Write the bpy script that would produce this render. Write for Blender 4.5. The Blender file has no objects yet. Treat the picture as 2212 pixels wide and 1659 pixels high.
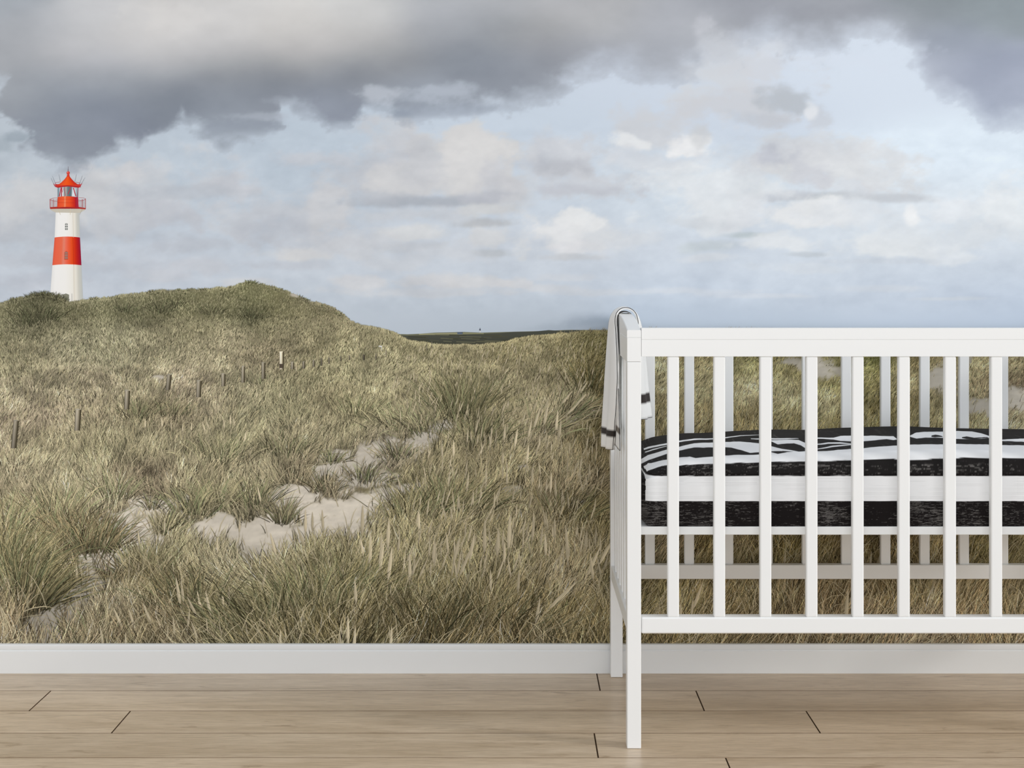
import bpy, bmesh, math
import numpy as np
from mathutils import Vector

# ------------------------------------------------------------------ camera, world, sun, exposure
F = 3711.0; VX, VY = 1115.0, 570.0; EYE = 1.0167          # focal length and vanishing point in photo pixels, eye height
sc = bpy.context.scene
col = sc.collection
cd = bpy.data.cameras.new('camera'); cam = bpy.data.objects.new('camera', cd); col.objects.link(cam)
cam.location = (0, 0, EYE); cam.rotation_euler = (math.pi/2, 0, 0)
cd.sensor_width = 36; cd.lens = 36*F/2212
cd.shift_x = (1106-VX)/2212; cd.shift_y = -(829.5-VY)/2212
cd.clip_start = .05
sc.camera = cam
sc.view_settings.view_transform = 'Standard'; sc.view_settings.look = 'None'
sc.view_settings.gamma = 1; sc.view_settings.use_curve_mapping = False
sc.view_settings.exposure = 0.06

W = bpy.data.worlds.new('room_daylight'); sc.world = W; W.use_nodes = True
wn = W.node_tree; wn.nodes.clear()
wo = wn.nodes.new('ShaderNodeOutputWorld'); wb = wn.nodes.new('ShaderNodeBackground')
tc = wn.nodes.new('ShaderNodeTexCoord'); dp = wn.nodes.new('ShaderNodeVectorMath'); dp.operation = 'DOT_PRODUCT'
dp.inputs[1].default_value = Vector((.45, -.9, .0)).normalized()
mr = wn.nodes.new('ShaderNodeMapRange'); cr = wn.nodes.new('ShaderNodeValToRGB')
wn.links.new(tc.outputs['Generated'], dp.inputs[0]); wn.links.new(dp.outputs['Value'], mr.inputs[0])
mr.inputs[1].default_value = -1; mr.inputs[2].default_value = 1
wn.links.new(mr.outputs[0], cr.inputs[0]); wn.links.new(cr.outputs[0], wb.inputs[0]); wn.links.new(wb.outputs[0], wo.inputs[0])
cr.color_ramp.elements[0].position = 0.0; cr.color_ramp.elements[0].color = (.30, .30, .31, 1)
cr.color_ramp.elements[1].position = 1.0; cr.color_ramp.elements[1].color = (1.0, 1.03, 1.07, 1)
e = cr.color_ramp.elements.new(.5); e.color = (.46, .47, .49, 1)
e = cr.color_ramp.elements.new(.78); e.color = (.72, .735, .76, 1)
sx = wn.nodes.new('ShaderNodeSeparateXYZ'); wn.links.new(tc.outputs['Generated'], sx.inputs[0])
ab = wn.nodes.new('ShaderNodeMath'); ab.operation = 'ABSOLUTE'; wn.links.new(sx.outputs['Z'], ab.inputs[0])
zr = wn.nodes.new('ShaderNodeMapRange'); wn.links.new(ab.outputs[0], zr.inputs[0])      # low band of the dome, brightened to carry light in under the cot
zr.inputs[1].default_value = .15; zr.inputs[2].default_value = .8; zr.inputs[3].default_value = 1.70; zr.inputs[4].default_value = .86
wn.links.new(zr.outputs[0], wb.inputs[1])

sd = bpy.data.lights.new('window_sun', 'SUN'); sun = bpy.data.objects.new('window_sun', sd); col.objects.link(sun)
sd.energy = 0.85; sd.angle = math.radians(9); sd.color = (1, .985, .96)
sun.location = (3, 2, 3)
sun.rotation_euler = Vector((1, -.42, .46)).to_track_quat('Z', 'Y').to_euler()

# ------------------------------------------------------------------ helpers
def PX(u, v, d): return ((u-VX)*d/F, d, EYE-(v-VY)*d/F)
def lin(c):
    c = np.asarray(c, dtype=np.float64)/255.0
    return np.where(c <= .04045, c/12.92, ((c+.055)/1.055)**2.4)
def tag(o, label=None, cat=None, group=None, kind=None):
    if label: o['label'] = label
    if cat: o['category'] = cat
    if group: o['group'] = group
    if kind: o['kind'] = kind
    return o
def empty(name, loc):
    o = bpy.data.objects.new(name, None); col.objects.link(o); o.location = loc
    o.empty_display_size = .1; return o
def link(name, me, mat, parent=None, smooth=False):
    o = bpy.data.objects.new(name, me); col.objects.link(o)
    if mat: me.materials.append(mat)
    if smooth: me.polygons.foreach_set('use_smooth', np.ones(len(me.polygons), dtype=bool))
    if parent is not None:
        o.parent = parent; o.matrix_parent_inverse = parent_inv(parent)
    return o
def parent_inv(p):
    from mathutils import Matrix
    m = Matrix.Translation(Vector(p.location)) if p.parent is None else Matrix.Translation(Vector(p.get('_w', (0, 0, 0))))
    return m.inverted()
def np_mesh(name, V, faces, colors=None):
    """V (n,3); faces list of (m,k) integer arrays; colors (n,3) linear."""
    me = bpy.data.meshes.new(name)
    V = np.ascontiguousarray(V, dtype=np.float32)
    me.vertices.add(len(V)); me.vertices.foreach_set('co', V.ravel())
    loops = np.concatenate([f.ravel() for f in faces]).astype(np.int32)
    tot = np.concatenate([np.full(len(f), f.shape[1]) for f in faces]).astype(np.int32)
    start = np.concatenate([[0], np.cumsum(tot)[:-1]]).astype(np.int32)
    me.loops.add(len(loops)); me.loops.foreach_set('vertex_index', loops)
    me.polygons.add(len(tot)); me.polygons.foreach_set('loop_start', start)
    me.update(calc_edges=True)
    if colors is not None:
        a = me.color_attributes.new('ink', 'FLOAT_COLOR', 'POINT')
        c = np.ones((len(V), 4), dtype=np.float32); c[:, :3] = colors
        a.data.foreach_set('color', c.ravel())
    return me
def grid_faces(nx, ny):
    i = np.arange(nx-1)[None, :]+np.arange(ny-1)[:, None]*nx
    i = i.ravel()
    return np.stack([i, i+1, i+1+nx, i+nx], 1)
def box(bm, x0, x1, y0, y1, z0, z1, bev=0.0, seg=2):
    vs = [bm.verts.new(p) for p in ((x0,y0,z0),(x1,y0,z0),(x1,y1,z0),(x0,y1,z0),(x0,y0,z1),(x1,y0,z1),(x1,y1,z1),(x0,y1,z1))]
    fs = [bm.faces.new([vs[i] for i in q]) for q in ((0,3,2,1),(4,5,6,7),(0,1,5,4),(1,2,6,5),(2,3,7,6),(3,0,4,7))]
    if bev > 0:
        es = list({e for f in fs for e in f.edges})
        bmesh.ops.bevel(bm, geom=es, offset=bev, segments=seg, affect='EDGES', profile=.5)
def bm_obj(name, bm, mat, parent=None, smooth=False):
    bmesh.ops.recalc_face_normals(bm, faces=bm.faces[:])
    me = bpy.data.meshes.new(name); bm.to_mesh(me); bm.free()
    return link(name, me, mat, parent, smooth)
def box_obj(name, b, mat, parent, bev=.0022):
    """bevelled bar; its origin at its own centre so copies can be moved"""
    bm = bmesh.new(); cx, cy, cz = (b[0]+b[1])/2, (b[2]+b[3])/2, (b[4]+b[5])/2
    box(bm, b[0]-cx, b[1]-cx, b[2]-cy, b[3]-cy, b[4]-cz, b[5]-cz, bev, 3)
    bmesh.ops.recalc_face_normals(bm, faces=bm.faces[:])
    me = bpy.data.meshes.new(name); bm.to_mesh(me); bm.free()
    me.materials.append(mat)
    o = bpy.data.objects.new(name, me); col.objects.link(o); o.parent = parent
    o.location = (cx-parent.location.x, cy-parent.location.y, cz-parent.location.z)
    return o

# value noise
def vnoise(x, y, seed):
    r = np.random.RandomState(seed).rand(257, 257)
    xi = np.floor(x).astype(int); yi = np.floor(y).astype(int); fx = x-xi; fy = y-yi
    xi &= 255; yi &= 255
    fx = fx*fx*fx*(fx*(fx*6-15)+10); fy = fy*fy*fy*(fy*(fy*6-15)+10)
    x1 = (xi+1) & 255; y1 = (yi+1) & 255
    return ((r[yi, xi]*(1-fx)+r[yi, x1]*fx)*(1-fy)+(r[y1, xi]*(1-fx)+r[y1, x1]*fx)*fy)*2-1
def fbm(x, y, s, o=4, seed=1, g=.5):
    t = np.zeros_like(x, dtype=float); a = 1.0; n = 0
    for k in range(o):
        t += a*vnoise(x/s*(2**k)+17.3*k, y/s*(2**k)+9.1*k, seed+k); n += a; a *= g
    return t/n
def sstep(a, b, x):
    t = np.clip((x-a)/(b-a), 0, 1); return t*t*(3-2*t)
def rbf(u, v, pts, sx, sy):
    P = np.array(pts, dtype=float); num = np.zeros(u.shape+(3,)); den = np.zeros(u.shape)+1e-9
    for p in P:
        w = np.exp(-((u-p[0])/sx)**2-((v-p[1])/sy)**2)+1e-7/(1+((u-p[0])/sx)**2+((v-p[1])/sy)**2)
        num += w[..., None]*p[2:5]; den += w
    return num/den[..., None]

# ------------------------------------------------------------------ materials
def mat(name, rgb=(200,200,200), rough=.5, spec=.4, attr=None):
    m = bpy.data.materials.new(name); m.use_nodes = True
    b = m.node_tree.nodes['Principled BSDF']
    b.inputs['Base Color'].default_value = (*lin(rgb), 1); b.inputs['Roughness'].default_value = rough
    b.inputs['Specular IOR Level'].default_value = spec
    if attr:
        a = m.node_tree.nodes.new('ShaderNodeAttribute'); a.attribute_name = attr
        m.node_tree.links.new(a.outputs['Color'], b.inputs['Base Color'])
    return m, b
def N(m, t, **k):
    n = m.node_tree.nodes.new(t)
    for a, v in k.items(): setattr(n, a, v)
    return n
def L(m, a, b): m.node_tree.links.new(a, b)

M_white, b = mat('white_lacquer', (243, 244, 243), .38, .4)
nz = N(M_white, 'ShaderNodeTexNoise'); nz.inputs['Scale'].default_value = 60; nz.inputs['Detail'].default_value = 3
bp = N(M_white, 'ShaderNodeBump'); bp.inputs['Strength'].default_value = .03; bp.inputs['Distance'].default_value = .001
L(M_white, nz.outputs['Fac'], bp.inputs['Height']); L(M_white, bp.outputs[0], b.inputs['Normal'])
M_skirt, b = mat('skirting_paint', (236, 237, 236), .45, .35)
nz = N(M_skirt, 'ShaderNodeTexNoise'); nz.inputs['Scale'].default_value = 30
bp = N(M_skirt, 'ShaderNodeBump'); bp.inputs['Strength'].default_value = .03; bp.inputs['Distance'].default_value = .001
L(M_skirt, nz.outputs['Fac'], bp.inputs['Height']); L(M_skirt, bp.outputs[0], b.inputs['Normal'])
M_wall, b = mat('wall_plaster', (226, 226, 224), .9, .2)
nz = N(M_wall, 'ShaderNodeTexNoise'); nz.inputs['Scale'].default_value = 200
bp = N(M_wall, 'ShaderNodeBump'); bp.inputs['Strength'].default_value = .1; bp.inputs['Distance'].default_value = .001
L(M_wall, nz.outputs['Fac'], bp.inputs['Height']); L(M_wall, bp.outputs[0], b.inputs['Normal'])
M_ink, b = mat('matte_wallpaper_print', (200, 200, 200), 1.0, 0.0, 'ink')
M_gap, b = mat('dark_joint', (70, 54, 40), .8, .1)

# ------------------------------------------------------------------ floor: oak laminate planks in rows
WALL = 4.278; SK = 4.262
M_oak, b = mat('oak_laminate', (190, 172, 148), .34, .45)
at = N(M_oak, 'ShaderNodeAttribute', attribute_name='ink')
ge = N(M_oak, 'ShaderNodeNewGeometry')
sep = N(M_oak, 'ShaderNodeSeparateColor'); L(M_oak, at.outputs['Color'], sep.inputs[0])
mulr = N(M_oak, 'ShaderNodeVectorMath', operation='MULTIPLY'); mulr.inputs[1].default_value = (37, 53, 11)
L(M_oak, at.outputs['Color'], mulr.inputs[0])
add = N(M_oak, 'ShaderNodeVectorMath', operation='ADD'); L(M_oak, ge.outputs['Position'], add.inputs[0]); L(M_oak, mulr.outputs[0], add.inputs[1])
def stretched(sx_, sy_, scale, det, dist=0.0, rough=.55):
    mp = N(M_oak, 'ShaderNodeVectorMath', operation='MULTIPLY'); mp.inputs[1].default_value = (sx_, sy_, 1)
    L(M_oak, add.outputs[0], mp.inputs[0])
    n = N(M_oak, 'ShaderNodeTexNoise'); n.inputs['Scale'].default_value = scale; n.inputs['Detail'].default_value = det
    n.inputs['Distortion'].default_value = dist; n.inputs['Roughness'].default_value = rough
    L(M_oak, mp.outputs[0], n.inputs['Vector']); return n
n1 = stretched(1, 7, 1.9, 5, .8)        # broad figure
n2 = stretched(1, 15, 15.0, 8, .4, .72)   # fine grain
n3 = stretched(1, 5.0, 5.2, 5, .9, .65)     # knots and dark eyes
r1 = N(M_oak, 'ShaderNodeValToRGB'); L(M_oak, n1.outputs['Fac'], r1.inputs[0])
r1.color_ramp.elements[0].position = .25; r1.color_ramp.elements[0].color = (*lin((200, 177, 148)), 1)
r1.color_ramp.elements[1].position = .75; r1.color_ramp.elements[1].color = (*lin((234, 214, 188)), 1)
r2 = N(M_oak, 'ShaderNodeValToRGB'); L(M_oak, n2.outputs['Fac'], r2.inputs[0])
r2.color_ramp.elements[0].position = .36; r2.color_ramp.elements[0].color = (.66, .62, .57, 1)
r2.color_ramp.elements[1].position = .56; r2.color_ramp.elements[1].color = (1, 1, 1, 1)
r3 = N(M_oak, 'ShaderNodeValToRGB'); L(M_oak, n3.outputs['Fac'], r3.inputs[0])
r3.color_ramp.elements[0].position = .30; r3.color_ramp.elements[0].color = (.60, .54, .47, 1)
r3.color_ramp.elements[1].position = .40; r3.color_ramp.elements[1].color = (1, 1, 1, 1)
m1 = N(M_oak, 'ShaderNodeMix', data_type='RGBA', blend_type='MULTIPLY'); m1.inputs[0].default_value = .8
L(M_oak, r1.outputs[0], m1.inputs[6]); L(M_oak, r2.outputs[0], m1.inputs[7])
m2 = N(M_oak, 'ShaderNodeMix', data_type='RGBA', blend_type='MULTIPLY'); m2.inputs[0].default_value = .8
L(M_oak, m1.outputs[2], m2.inputs[6]); L(M_oak, r3.outputs[0], m2.inputs[7])
hv = N(M_oak, 'ShaderNodeHueSaturation'); mrg = N(M_oak, 'ShaderNodeMapRange')
L(M_oak, sep.outputs[0], mrg.inputs[0]); mrg.inputs[3].default_value = .95; mrg.inputs[4].default_value = 1.06
L(M_oak, mrg.outputs[0], hv.inputs['Value']); L(M_oak, m2.outputs[2], hv.inputs['Color']); L(M_oak, hv.outputs[0], b.inputs['Base Color'])
bp = N(M_oak, 'ShaderNodeBump'); bp.inputs['Strength'].default_value = .12; bp.inputs['Distance'].default_value = .001
L(M_oak, n2.outputs['Fac'], bp.inputs['Height']); L(M_oak, bp.outputs[0], b.inputs['Normal'])

rows0 = 4.092; PW = .1853; PL = 1.536
offs = {0: .2, 1: .428, 2: .659, 3: .169, 4: .431}
rng = np.random.RandomState(5)
V = []; Fq = []; C = []; DARKF = []
def quad(p, c):
    i = len(V); V.extend(p); Fq.append((i, i+1, i+2, i+3)); C.extend([c]*4)
for r in range(0, 36):
    y1 = rows0+PW-PW*r; y0 = y1-PW
    o = offs.get(r, rng.rand()*PL)
    x = o-PL*5
    while x < 5:
        c = rng.rand(3); g = .0010; ge_ = .0012; bv = .0002
        xa, xb, ya, yb = x+ge_, x+PL-ge_, y0+.0003, y1-.0003; bv = .0013; bx_ = .0004
        if r == 0: yb = WALL+.1
        quad([(xa+bx_, ya+bv, 0), (xb-bx_, ya+bv, 0), (xb-bx_, yb-bv, 0), (xa+bx_, yb-bv, 0)], c)
        for a, b_, c_, d_ in (((xa, ya), (xb, ya), (xb-bx_, ya+bv), (xa+bx_, ya+bv)), ((xb, ya), (xb, yb), (xb-bx_, yb-bv), (xb-bx_, ya+bv)),
                              ((xb, yb), (xa, yb), (xa+bx_, yb-bv), (xb-bx_, yb-bv)), ((xa, yb), (xa, ya), (xa+bx_, ya+bv), (xa+bx_, yb-bv))):
            DARKF.append(len(Fq))
            quad([(a[0], a[1], -.0010), (b_[0], b_[1], -.0010), (c_[0], c_[1], 0), (d_[0], d_[1], 0)], c)
        x += PL
nf = len(Fq)
quad([(-6, -3, -.0015), (6, -3, -.0015), (6, WALL+.1, -.0015), (-6, WALL+.1, -.0015)], (0, 0, 0))
quad([(-6, -3, -.06), (-6, WALL+.1, -.06), (6, WALL+.1, -.06), (6, -3, -.06)], (0, 0, 0))
me = np_mesh('floor', np.array(V), [np.array(Fq)], np.array(C))
fl = link('floor', me, M_oak); me.materials.append(M_gap)
M_groove, _b = mat('plank_groove', (112, 88, 66), .7, .15); me.materials.append(M_groove)
for k in DARKF: me.polygons[k].material_index = 2
me.polygons[nf].material_index = 1; me.polygons[nf+1].material_index = 1
tag(fl, 'light oak laminate floor of long planks running along the wall', kind='structure')

# ------------------------------------------------------------------ back wall and skirting board
bm = bmesh.new(); box(bm, -5, 5, WALL, WALL+.12, -.06, 2.56)
tag(bm_obj('wall_back', bm, M_wall), 'back wall carrying the dune mural', kind='structure')
prof = [(WALL+.001, 0.0003), (SK, 0.0003), (SK, .0545), (SK+.0006, .0562), (SK+.0034, .0568), (SK+.0036, .0585), (SK+.0018, .0602),
        (SK+.0016, .0680), (SK+.0026, .0708), (SK+.0052, .0722), (SK+.009, .0727), (WALL+.001, .0727)]
bm = bmesh.new(); L0 = [bm.verts.new((-5, y, z)) for y, z in prof]; L1 = [bm.verts.new((5, y, z)) for y, z in prof]
n = len(prof)
for i in range(n): bm.faces.new((L0[i], L0[(i+1) % n], L1[(i+1) % n], L1[i]))
bm.faces.new(L0); bm.faces.new(L1[::-1])
tag(bm_obj('baseboard_back', bm, M_skirt), 'white painted skirting board with a moulded top edge', kind='structure')

# ------------------------------------------------------------------ the printed mural (flat wallpaper)
INK = 1.05                                                      # print density against the light on the wall
U0, U1, V0, V1 = -700.0, 3100.0, -760.0, 1397.0               # print area in mural units (one unit = 1.15 mm)
def wallpt(u, v, off):
    """mural units -> point on the wall; off = ink layer height in metres"""
    k = WALL/F
    return np.stack([(u-VX)*k, np.broadcast_to(WALL-off, u.shape), EYE-(v-VY)*k], -1)
def albedo(c): return np.clip(lin(np.clip(c, 0, 255))*INK, 0, .97)
mural = empty('wall_mural', (0, WALL, EYE))
tag(mural, 'photo wallpaper of grassy sand dunes and a red and white lighthouse under clouds', 'wall mural')

# ---- sky
us = np.arange(U0, U1+1, 3.0); vs = np.arange(V0, 760, 3.0)
uu, vv = np.meshgrid(us, vs)
base = rbf(uu, vv, [
 (0,330,183,194,204),(300,330,184,197,210),(600,320,184,198,212),(1200,280,196,209,223),(1500,220,203,214,228),(1900,160,212,223,236),(2150,340,221,234,245),
 (0,450,186,195,205),(550,430,187,200,213),(1150,400,196,208,221),(1450,400,208,219,229),(2000,480,219,227,234),(2300,450,222,232,240),
 (0,560,192,202,213),(400,560,194,204,216),(800,560,197,206,217),(1200,560,203,211,221),(1600,580,208,217,227),(2100,580,208,217,227),
 (100,620,193,202,214),(700,640,193,204,216),(1100,640,194,206,219),(1500,650,197,208,222),(2100,660,200,211,225),
 (800,710,186,197,209),(1100,705,182,194,207),(1500,705,184,198,214),(2200,700,188,203,222),(0,700,190,200,212)], 230, 75)
sky = base.copy()
wx = 2.0*fbm(uu, vv*1.5, 120, 6, 11, .6); wy = 2.0*fbm(uu, vv*1.5, 120, 6, 31, .6)
fine = 2.2*fbm(uu, vv*1.6, 34, 5, 51, .62)
def blob(cx, cy, rx, ry, c, op=.8, soft=.45, rag=.55, flat=0.0):
    global sky
    sel = (np.abs(uu-cx) < rx*2.2) & (np.abs(vv-cy) < ry*2.6+10)
    if not sel.any(): return
    rag = rag*1.35
    x = (uu[sel]-cx)/rx+wx[sel]*rag; y = (vv[sel]-cy)/ry+wy[sel]*rag*.9
    y = np.where(y > 0, y*(1+flat), y)
    d = np.sqrt(x*x+y*y)+fine[sel]*.22*rag
    a = (op*sstep(1+soft, 1-soft, d))[:, None]
    sky[sel] = sky[sel]*(1-a)+np.array(c, float)*a
# mid and low clouds: centre, radii, colour, opacity, softness, raggedness, flat base
for b_ in [
 # left
 (95,440,95,62,(203,205,208),.75,.5,.6,.3),(40,492,110,26,(178,184,193),.6,.6,.6,0),(150,505,120,16,(180,187,197),.6,.6,.5,0),
 (300,440,150,75,(197,201,207),.75,.5,.7,.3),(215,400,60,40,(203,205,208),.6,.6,.6,0),(370,480,90,45,(186,191,201),.7,.5,.7,.4),(400,535,100,20,(182,188,198),.6,.6,.6,0),
 (300,470,90,30,(190,195,203),.5,.7,.8,0),(290,380,25,28,(204,206,210),.7,.4,.5,0),(500,405,60,26,(191,195,203),.85,.35,.45,.5),(420,418,130,14,(180,187,197),.75,.5,.4,0),
 (80,555,120,22,(184,190,200),.65,.5,.6,.4),(250,575,140,18,(190,196,206),.6,.5,.6,.3),(60,605,90,18,(186,192,203),.55,.5,.5,0),(330,600,60,18,(198,202,210),.6,.5,.5,.4),
 (640,470,120,72,(197,201,208),.75,.5,.7,.3),(585,500,60,30,(186,192,202),.6,.5,.6,.2),(700,440,60,46,(203,205,209),.7,.5,.6,0),(690,525,110,22,(187,193,202),.6,.5,.6,.3),
 (650,550,65,15,(210,211,212),.75,.5,.5,.3),(640,572,80,10,(187,193,203),.6,.5,.5,0),(450,585,60,22,(195,199,207),.6,.5,.6,.4),(540,620,60,12,(206,208,212),.6,.5,.5,.3),
 (660,345,60,14,(196,199,206),.65,.5,.7,0),(720,370,70,22,(187,193,202),.6,.5,.7,0),
 # centre
 (830,290,60,40,(200,203,208),.7,.6,.7,0),(790,350,70,70,(193,197,204),.75,.5,.7,0),(855,370,60,70,(196,199,205),.8,.5,.6,0),
 (930,365,130,85,(203,205,208),.85,.35,.55,.5),(1000,350,70,62,(213,213,213),.85,.4,.55,.3),(980,385,95,40,(208,209,211),.7,.5,.6,.3),(1070,410,55,42,(200,202,207),.85,.35,.5,.6),(905,345,40,45,(190,194,201),.6,.6,.6,0),
 (920,438,150,15,(171,178,188),.9,.5,.35,.3),(1060,432,70,18,(183,187,196),.8,.4,.4,.4),(810,425,60,20,(182,188,197),.7,.5,.5,.3),
 (1060,462,80,20,(207,209,210),.8,.4,.5,.4),(1050,488,75,12,(180,184,189),.85,.45,.4,.3),(900,470,120,20,(199,203,209),.6,.5,.6,.3),(1100,455,30,30,(205,207,210),.6,.5,.6,0),
 (880,510,60,16,(212,214,215),.7,.4,.5,.4),(890,532,70,10,(189,194,201),.6,.5,.5,0),(1055,525,60,22,(211,213,215),.75,.4,.5,.5),(1070,548,50,8,(184,190,196),.75,.5,.4,0),
 (770,530,90,26,(203,206,211),.6,.5,.7,.3),(960,560,150,22,(203,207,213),.5,.5,.7,.3),
 (1220,345,95,40,(199,202,208),.8,.45,.6,.2),(1225,362,60,16,(183,187,195),.75,.6,.6,0),(1290,390,100,34,(201,204,210),.7,.5,.7,.3),(1250,408,110,12,(190,194,203),.7,.5,.5,.2),(1150,345,60,16,(190,195,204),.5,.5,.6,0),
 (1240,515,80,48,(216,219,222),.8,.4,.55,.5),(1250,478,38,30,(229,231,232),.9,.3,.45,.2),(1215,505,48,28,(224,226,228),.8,.4,.5,.4),(1260,540,55,26,(220,221,224),.8,.4,.5,.5),(1250,556,70,8,(194,198,203),.8,.5,.35,0),
 (1130,400,40,60,(205,208,212),.5,.6,.8,0),(1330,520,60,30,(212,216,220),.6,.5,.6,.3),
 # right
 (1430,270,80,40,(204,206,210),.75,.5,.6,.3),(1560,190,70,60,(208,211,215),.7,.5,.6,.2),(1640,180,90,60,(207,210,216),.7,.5,.7,.2),(1600,240,90,36,(203,205,210),.75,.5,.6,.3),
 (1700,225,55,24,(182,189,197),.85,.5,.5,.3),(1790,250,40,28,(198,203,211),.7,.5,.7,0),(1755,240,18,18,(228,231,235),.8,.4,.5,0),(1640,260,60,14,(190,195,203),.6,.5,.5,0),
 (1365,308,38,20,(228,230,231),.85,.35,.5,.4),(1485,315,45,24,(231,232,233),.9,.35,.5,.4),(1510,295,18,20,(200,203,206),.6,.5,.5,0),(1420,340,90,24,(210,213,218),.6,.5,.6,0),
 (1500,400,110,60,(222,226,229),.75,.45,.6,.3),(1720,350,100,60,(207,210,214),.85,.45,.6,.2),(1790,385,170,52,(216,218,220),.85,.4,.55,.6),(1900,370,110,70,(218,221,224),.8,.4,.6,.4),
 (1690,335,55,24,(192,196,206),.85,.5,.6,0),(1740,390,50,30,(203,206,214),.6,.5,.7,0),(1800,330,70,40,(214,217,221),.6,.5,.7,0),(1600,350,60,50,(211,214,219),.6,.5,.7,0),
 (1790,428,110,11,(184,191,197),.9,.45,.35,.4),(1690,425,60,12,(198,202,209),.7,.5,.5,.3),(1950,430,80,12,(199,203,208),.75,.5,.4,.4),(1860,410,90,16,(211,213,217),.6,.5,.5,0),
 (1540,455,130,42,(222,226,229),.7,.5,.6,.3),(1490,480,80,14,(203,208,213),.6,.5,.5,.3),(1620,460,70,34,(222,225,229),.7,.4,.5,.3),
 (1760,470,80,36,(234,235,235),.85,.4,.5,.5),(1970,470,14,22,(240,241,241),.9,.4,.4,0),(1870,470,90,30,(224,228,232),.7,.5,.6,.3),(2060,460,70,30,(228,232,236),.7,.4,.5,.5),(2180,480,80,60,(230,234,236),.75,.5,.6,.3),
 (1620,508,50,7,(187,198,202),.85,.5,.35,0),(1540,532,60,14,(196,205,210),.8,.5,.4,0),(1690,525,80,20,(226,229,231),.75,.45,.5,.4),(1745,549,50,6,(192,200,207),.85,.5,.3,0),(1540,557,60,9,(219,223,227),.7,.5,.4,0),
 (1940,535,100,28,(230,233,234),.85,.4,.5,.6),(2080,520,120,34,(221,226,230),.7,.5,.6,.4),(2060,560,40,14,(226,230,233),.7,.5,.5,.3),(1750,575,120,12,(214,220,226),.6,.5,.5,0),(1920,562,110,7,(205,212,220),.6,.5,.4,0),
 # low bank above the horizon
 (775,612,48,18,(207,209,213),.75,.4,.5,.6),(940,610,90,16,(206,208,212),.8,.4,.5,.7),(1030,615,70,18,(211,213,216),.8,.35,.5,.8),(1115,618,60,15,(209,211,215),.8,.35,.5,.8),(900,632,170,12,(205,208,213),.6,.5,.5,.4),
 (1200,628,100,12,(204,208,214),.75,.4,.5,.6),(1300,634,90,9,(203,208,215),.6,.5,.4,.3),(1250,600,70,9,(206,211,218),.6,.5,.5,.3),(1500,632,120,8,(212,217,224),.6,.5,.4,.3),(1640,640,90,5,(213,218,225),.6,.5,.3,0),
 (1880,622,90,7,(213,219,226),.6,.5,.4,0),(2050,645,90,4,(214,219,224),.5,.5,.3,0),(540,608,50,8,(204,207,211),.6,.5,.4,0),
 (1290,700,62,17,(150,164,180),.85,.7,.3,0),(1230,708,70,9,(168,181,195),.6,.7,.3,0),
]: blob(*b_)
# puffy texture over the whole sky
tex = fbm(uu, vv*2.0, 90, 6, 77, .55)
amt = sstep(230, 330, vv)*(1-sstep(640, 700, vv))
tex2 = fbm(uu, vv*1.7, 38, 5, 177, .6); rdg = 1-np.abs(fbm(uu, vv*1.8, 80, 5, 187, .6))*3
sky += ((tex*9+tex2*6+rdg*2.5)*amt)[..., None]*np.array([1, .95, .86])
gy = sky.mean(-1, keepdims=True); sky = sky*.92+gy*.08
# the dark storm cloud along the top
B = np.array([(-260,150),(0,190),(25,230),(52,275),(68,318),(100,356),(150,358),(200,342),(240,310),(300,312),(340,280),(390,246),(425,262),(470,290),(560,288),(600,262),(610,232),(650,232),(690,262),(735,255),(765,225),
 (830,228),(860,250),(930,252),(1010,236),(1060,205),(1100,218),(1170,200),(1215,170),(1290,150),(1380,158),(1470,162),(1520,125),(1590,110),(1650,80),(1740,100),(1800,108),(1870,84),(1930,90),(1980,125),(2015,178),(2070,212),(2130,252),(2212,272),(2500,330)], float)
edge = np.interp(uu+wx*34, B[:, 0], B[:, 1])+wy*20+fine*9+6
dist = edge-vv
dcol = rbf(np.clip(uu, -40, 2250), np.maximum(vv, -30), [
 (-600,-700,165,172,182),(400,-700,200,202,205),(1200,-700,185,189,196),(2200,-700,165,171,180),(3000,-600,160,167,178),(3000,0,158,165,177),(3000,300,170,177,192),(-600,0,162,169,178),(-600,300,158,166,176),(-200,-100,160,168,178),(0,0,168,175,183),(0,120,172,176,182),(60,60,176,180,186),(200,40,203,205,208),(330,60,213,212,211),(500,30,211,211,211),(620,60,214,213,211),(800,30,208,209,209),(400,-100,208,208,208),(900,-100,190,192,195),
 (180,110,197,198,201),(330,110,206,206,207),(480,100,204,204,205),(650,100,203,202,202),(60,190,160,166,174),(200,150,166,171,179),(350,140,184,186,190),(500,140,162,165,169),(650,130,168,169,171),(800,90,190,190,190),
 (950,20,176,180,186),(1060,20,182,185,190),(950,70,160,164,171),(1080,60,150,156,164),(850,130,150,154,160),(1000,130,140,147,157),(300,180,140,147,157),(450,185,132,139,149),(600,175,130,137,147),(750,165,136,142,151),
 (150,220,140,148,160),(220,260,133,141,155),(150,300,148,156,168),(380,220,136,144,156),(500,250,148,157,169),(550,220,140,147,158),(700,220,150,158,172),(900,200,158,166,178),(900,240,150,159,172),(1050,170,148,155,166),
 (1150,60,174,175,176),(1250,20,180,182,186),(1300,50,190,192,194),(1200,100,160,163,170),(1150,140,150,156,166),(1300,120,164,169,179),(1400,60,175,179,187),(1450,120,176,181,190),(1530,60,186,190,197),(1600,30,160,164,173),(1700,50,163,167,176),
 (1800,30,158,162,170),(1900,60,168,173,183),(2000,20,150,158,164),(2150,20,148,158,164),(2050,90,160,168,182),(2000,150,185,192,206),(2120,150,166,174,192),(2200,200,178,186,203),(2150,240,176,185,203),(2400,100,160,168,180),(1500,-100,158,162,170),(2200,-100,150,158,164)], 85, 42)
dcol += (fbm(uu, vv*1.8, 120, 5, 91, .55)*9)[..., None]
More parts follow.
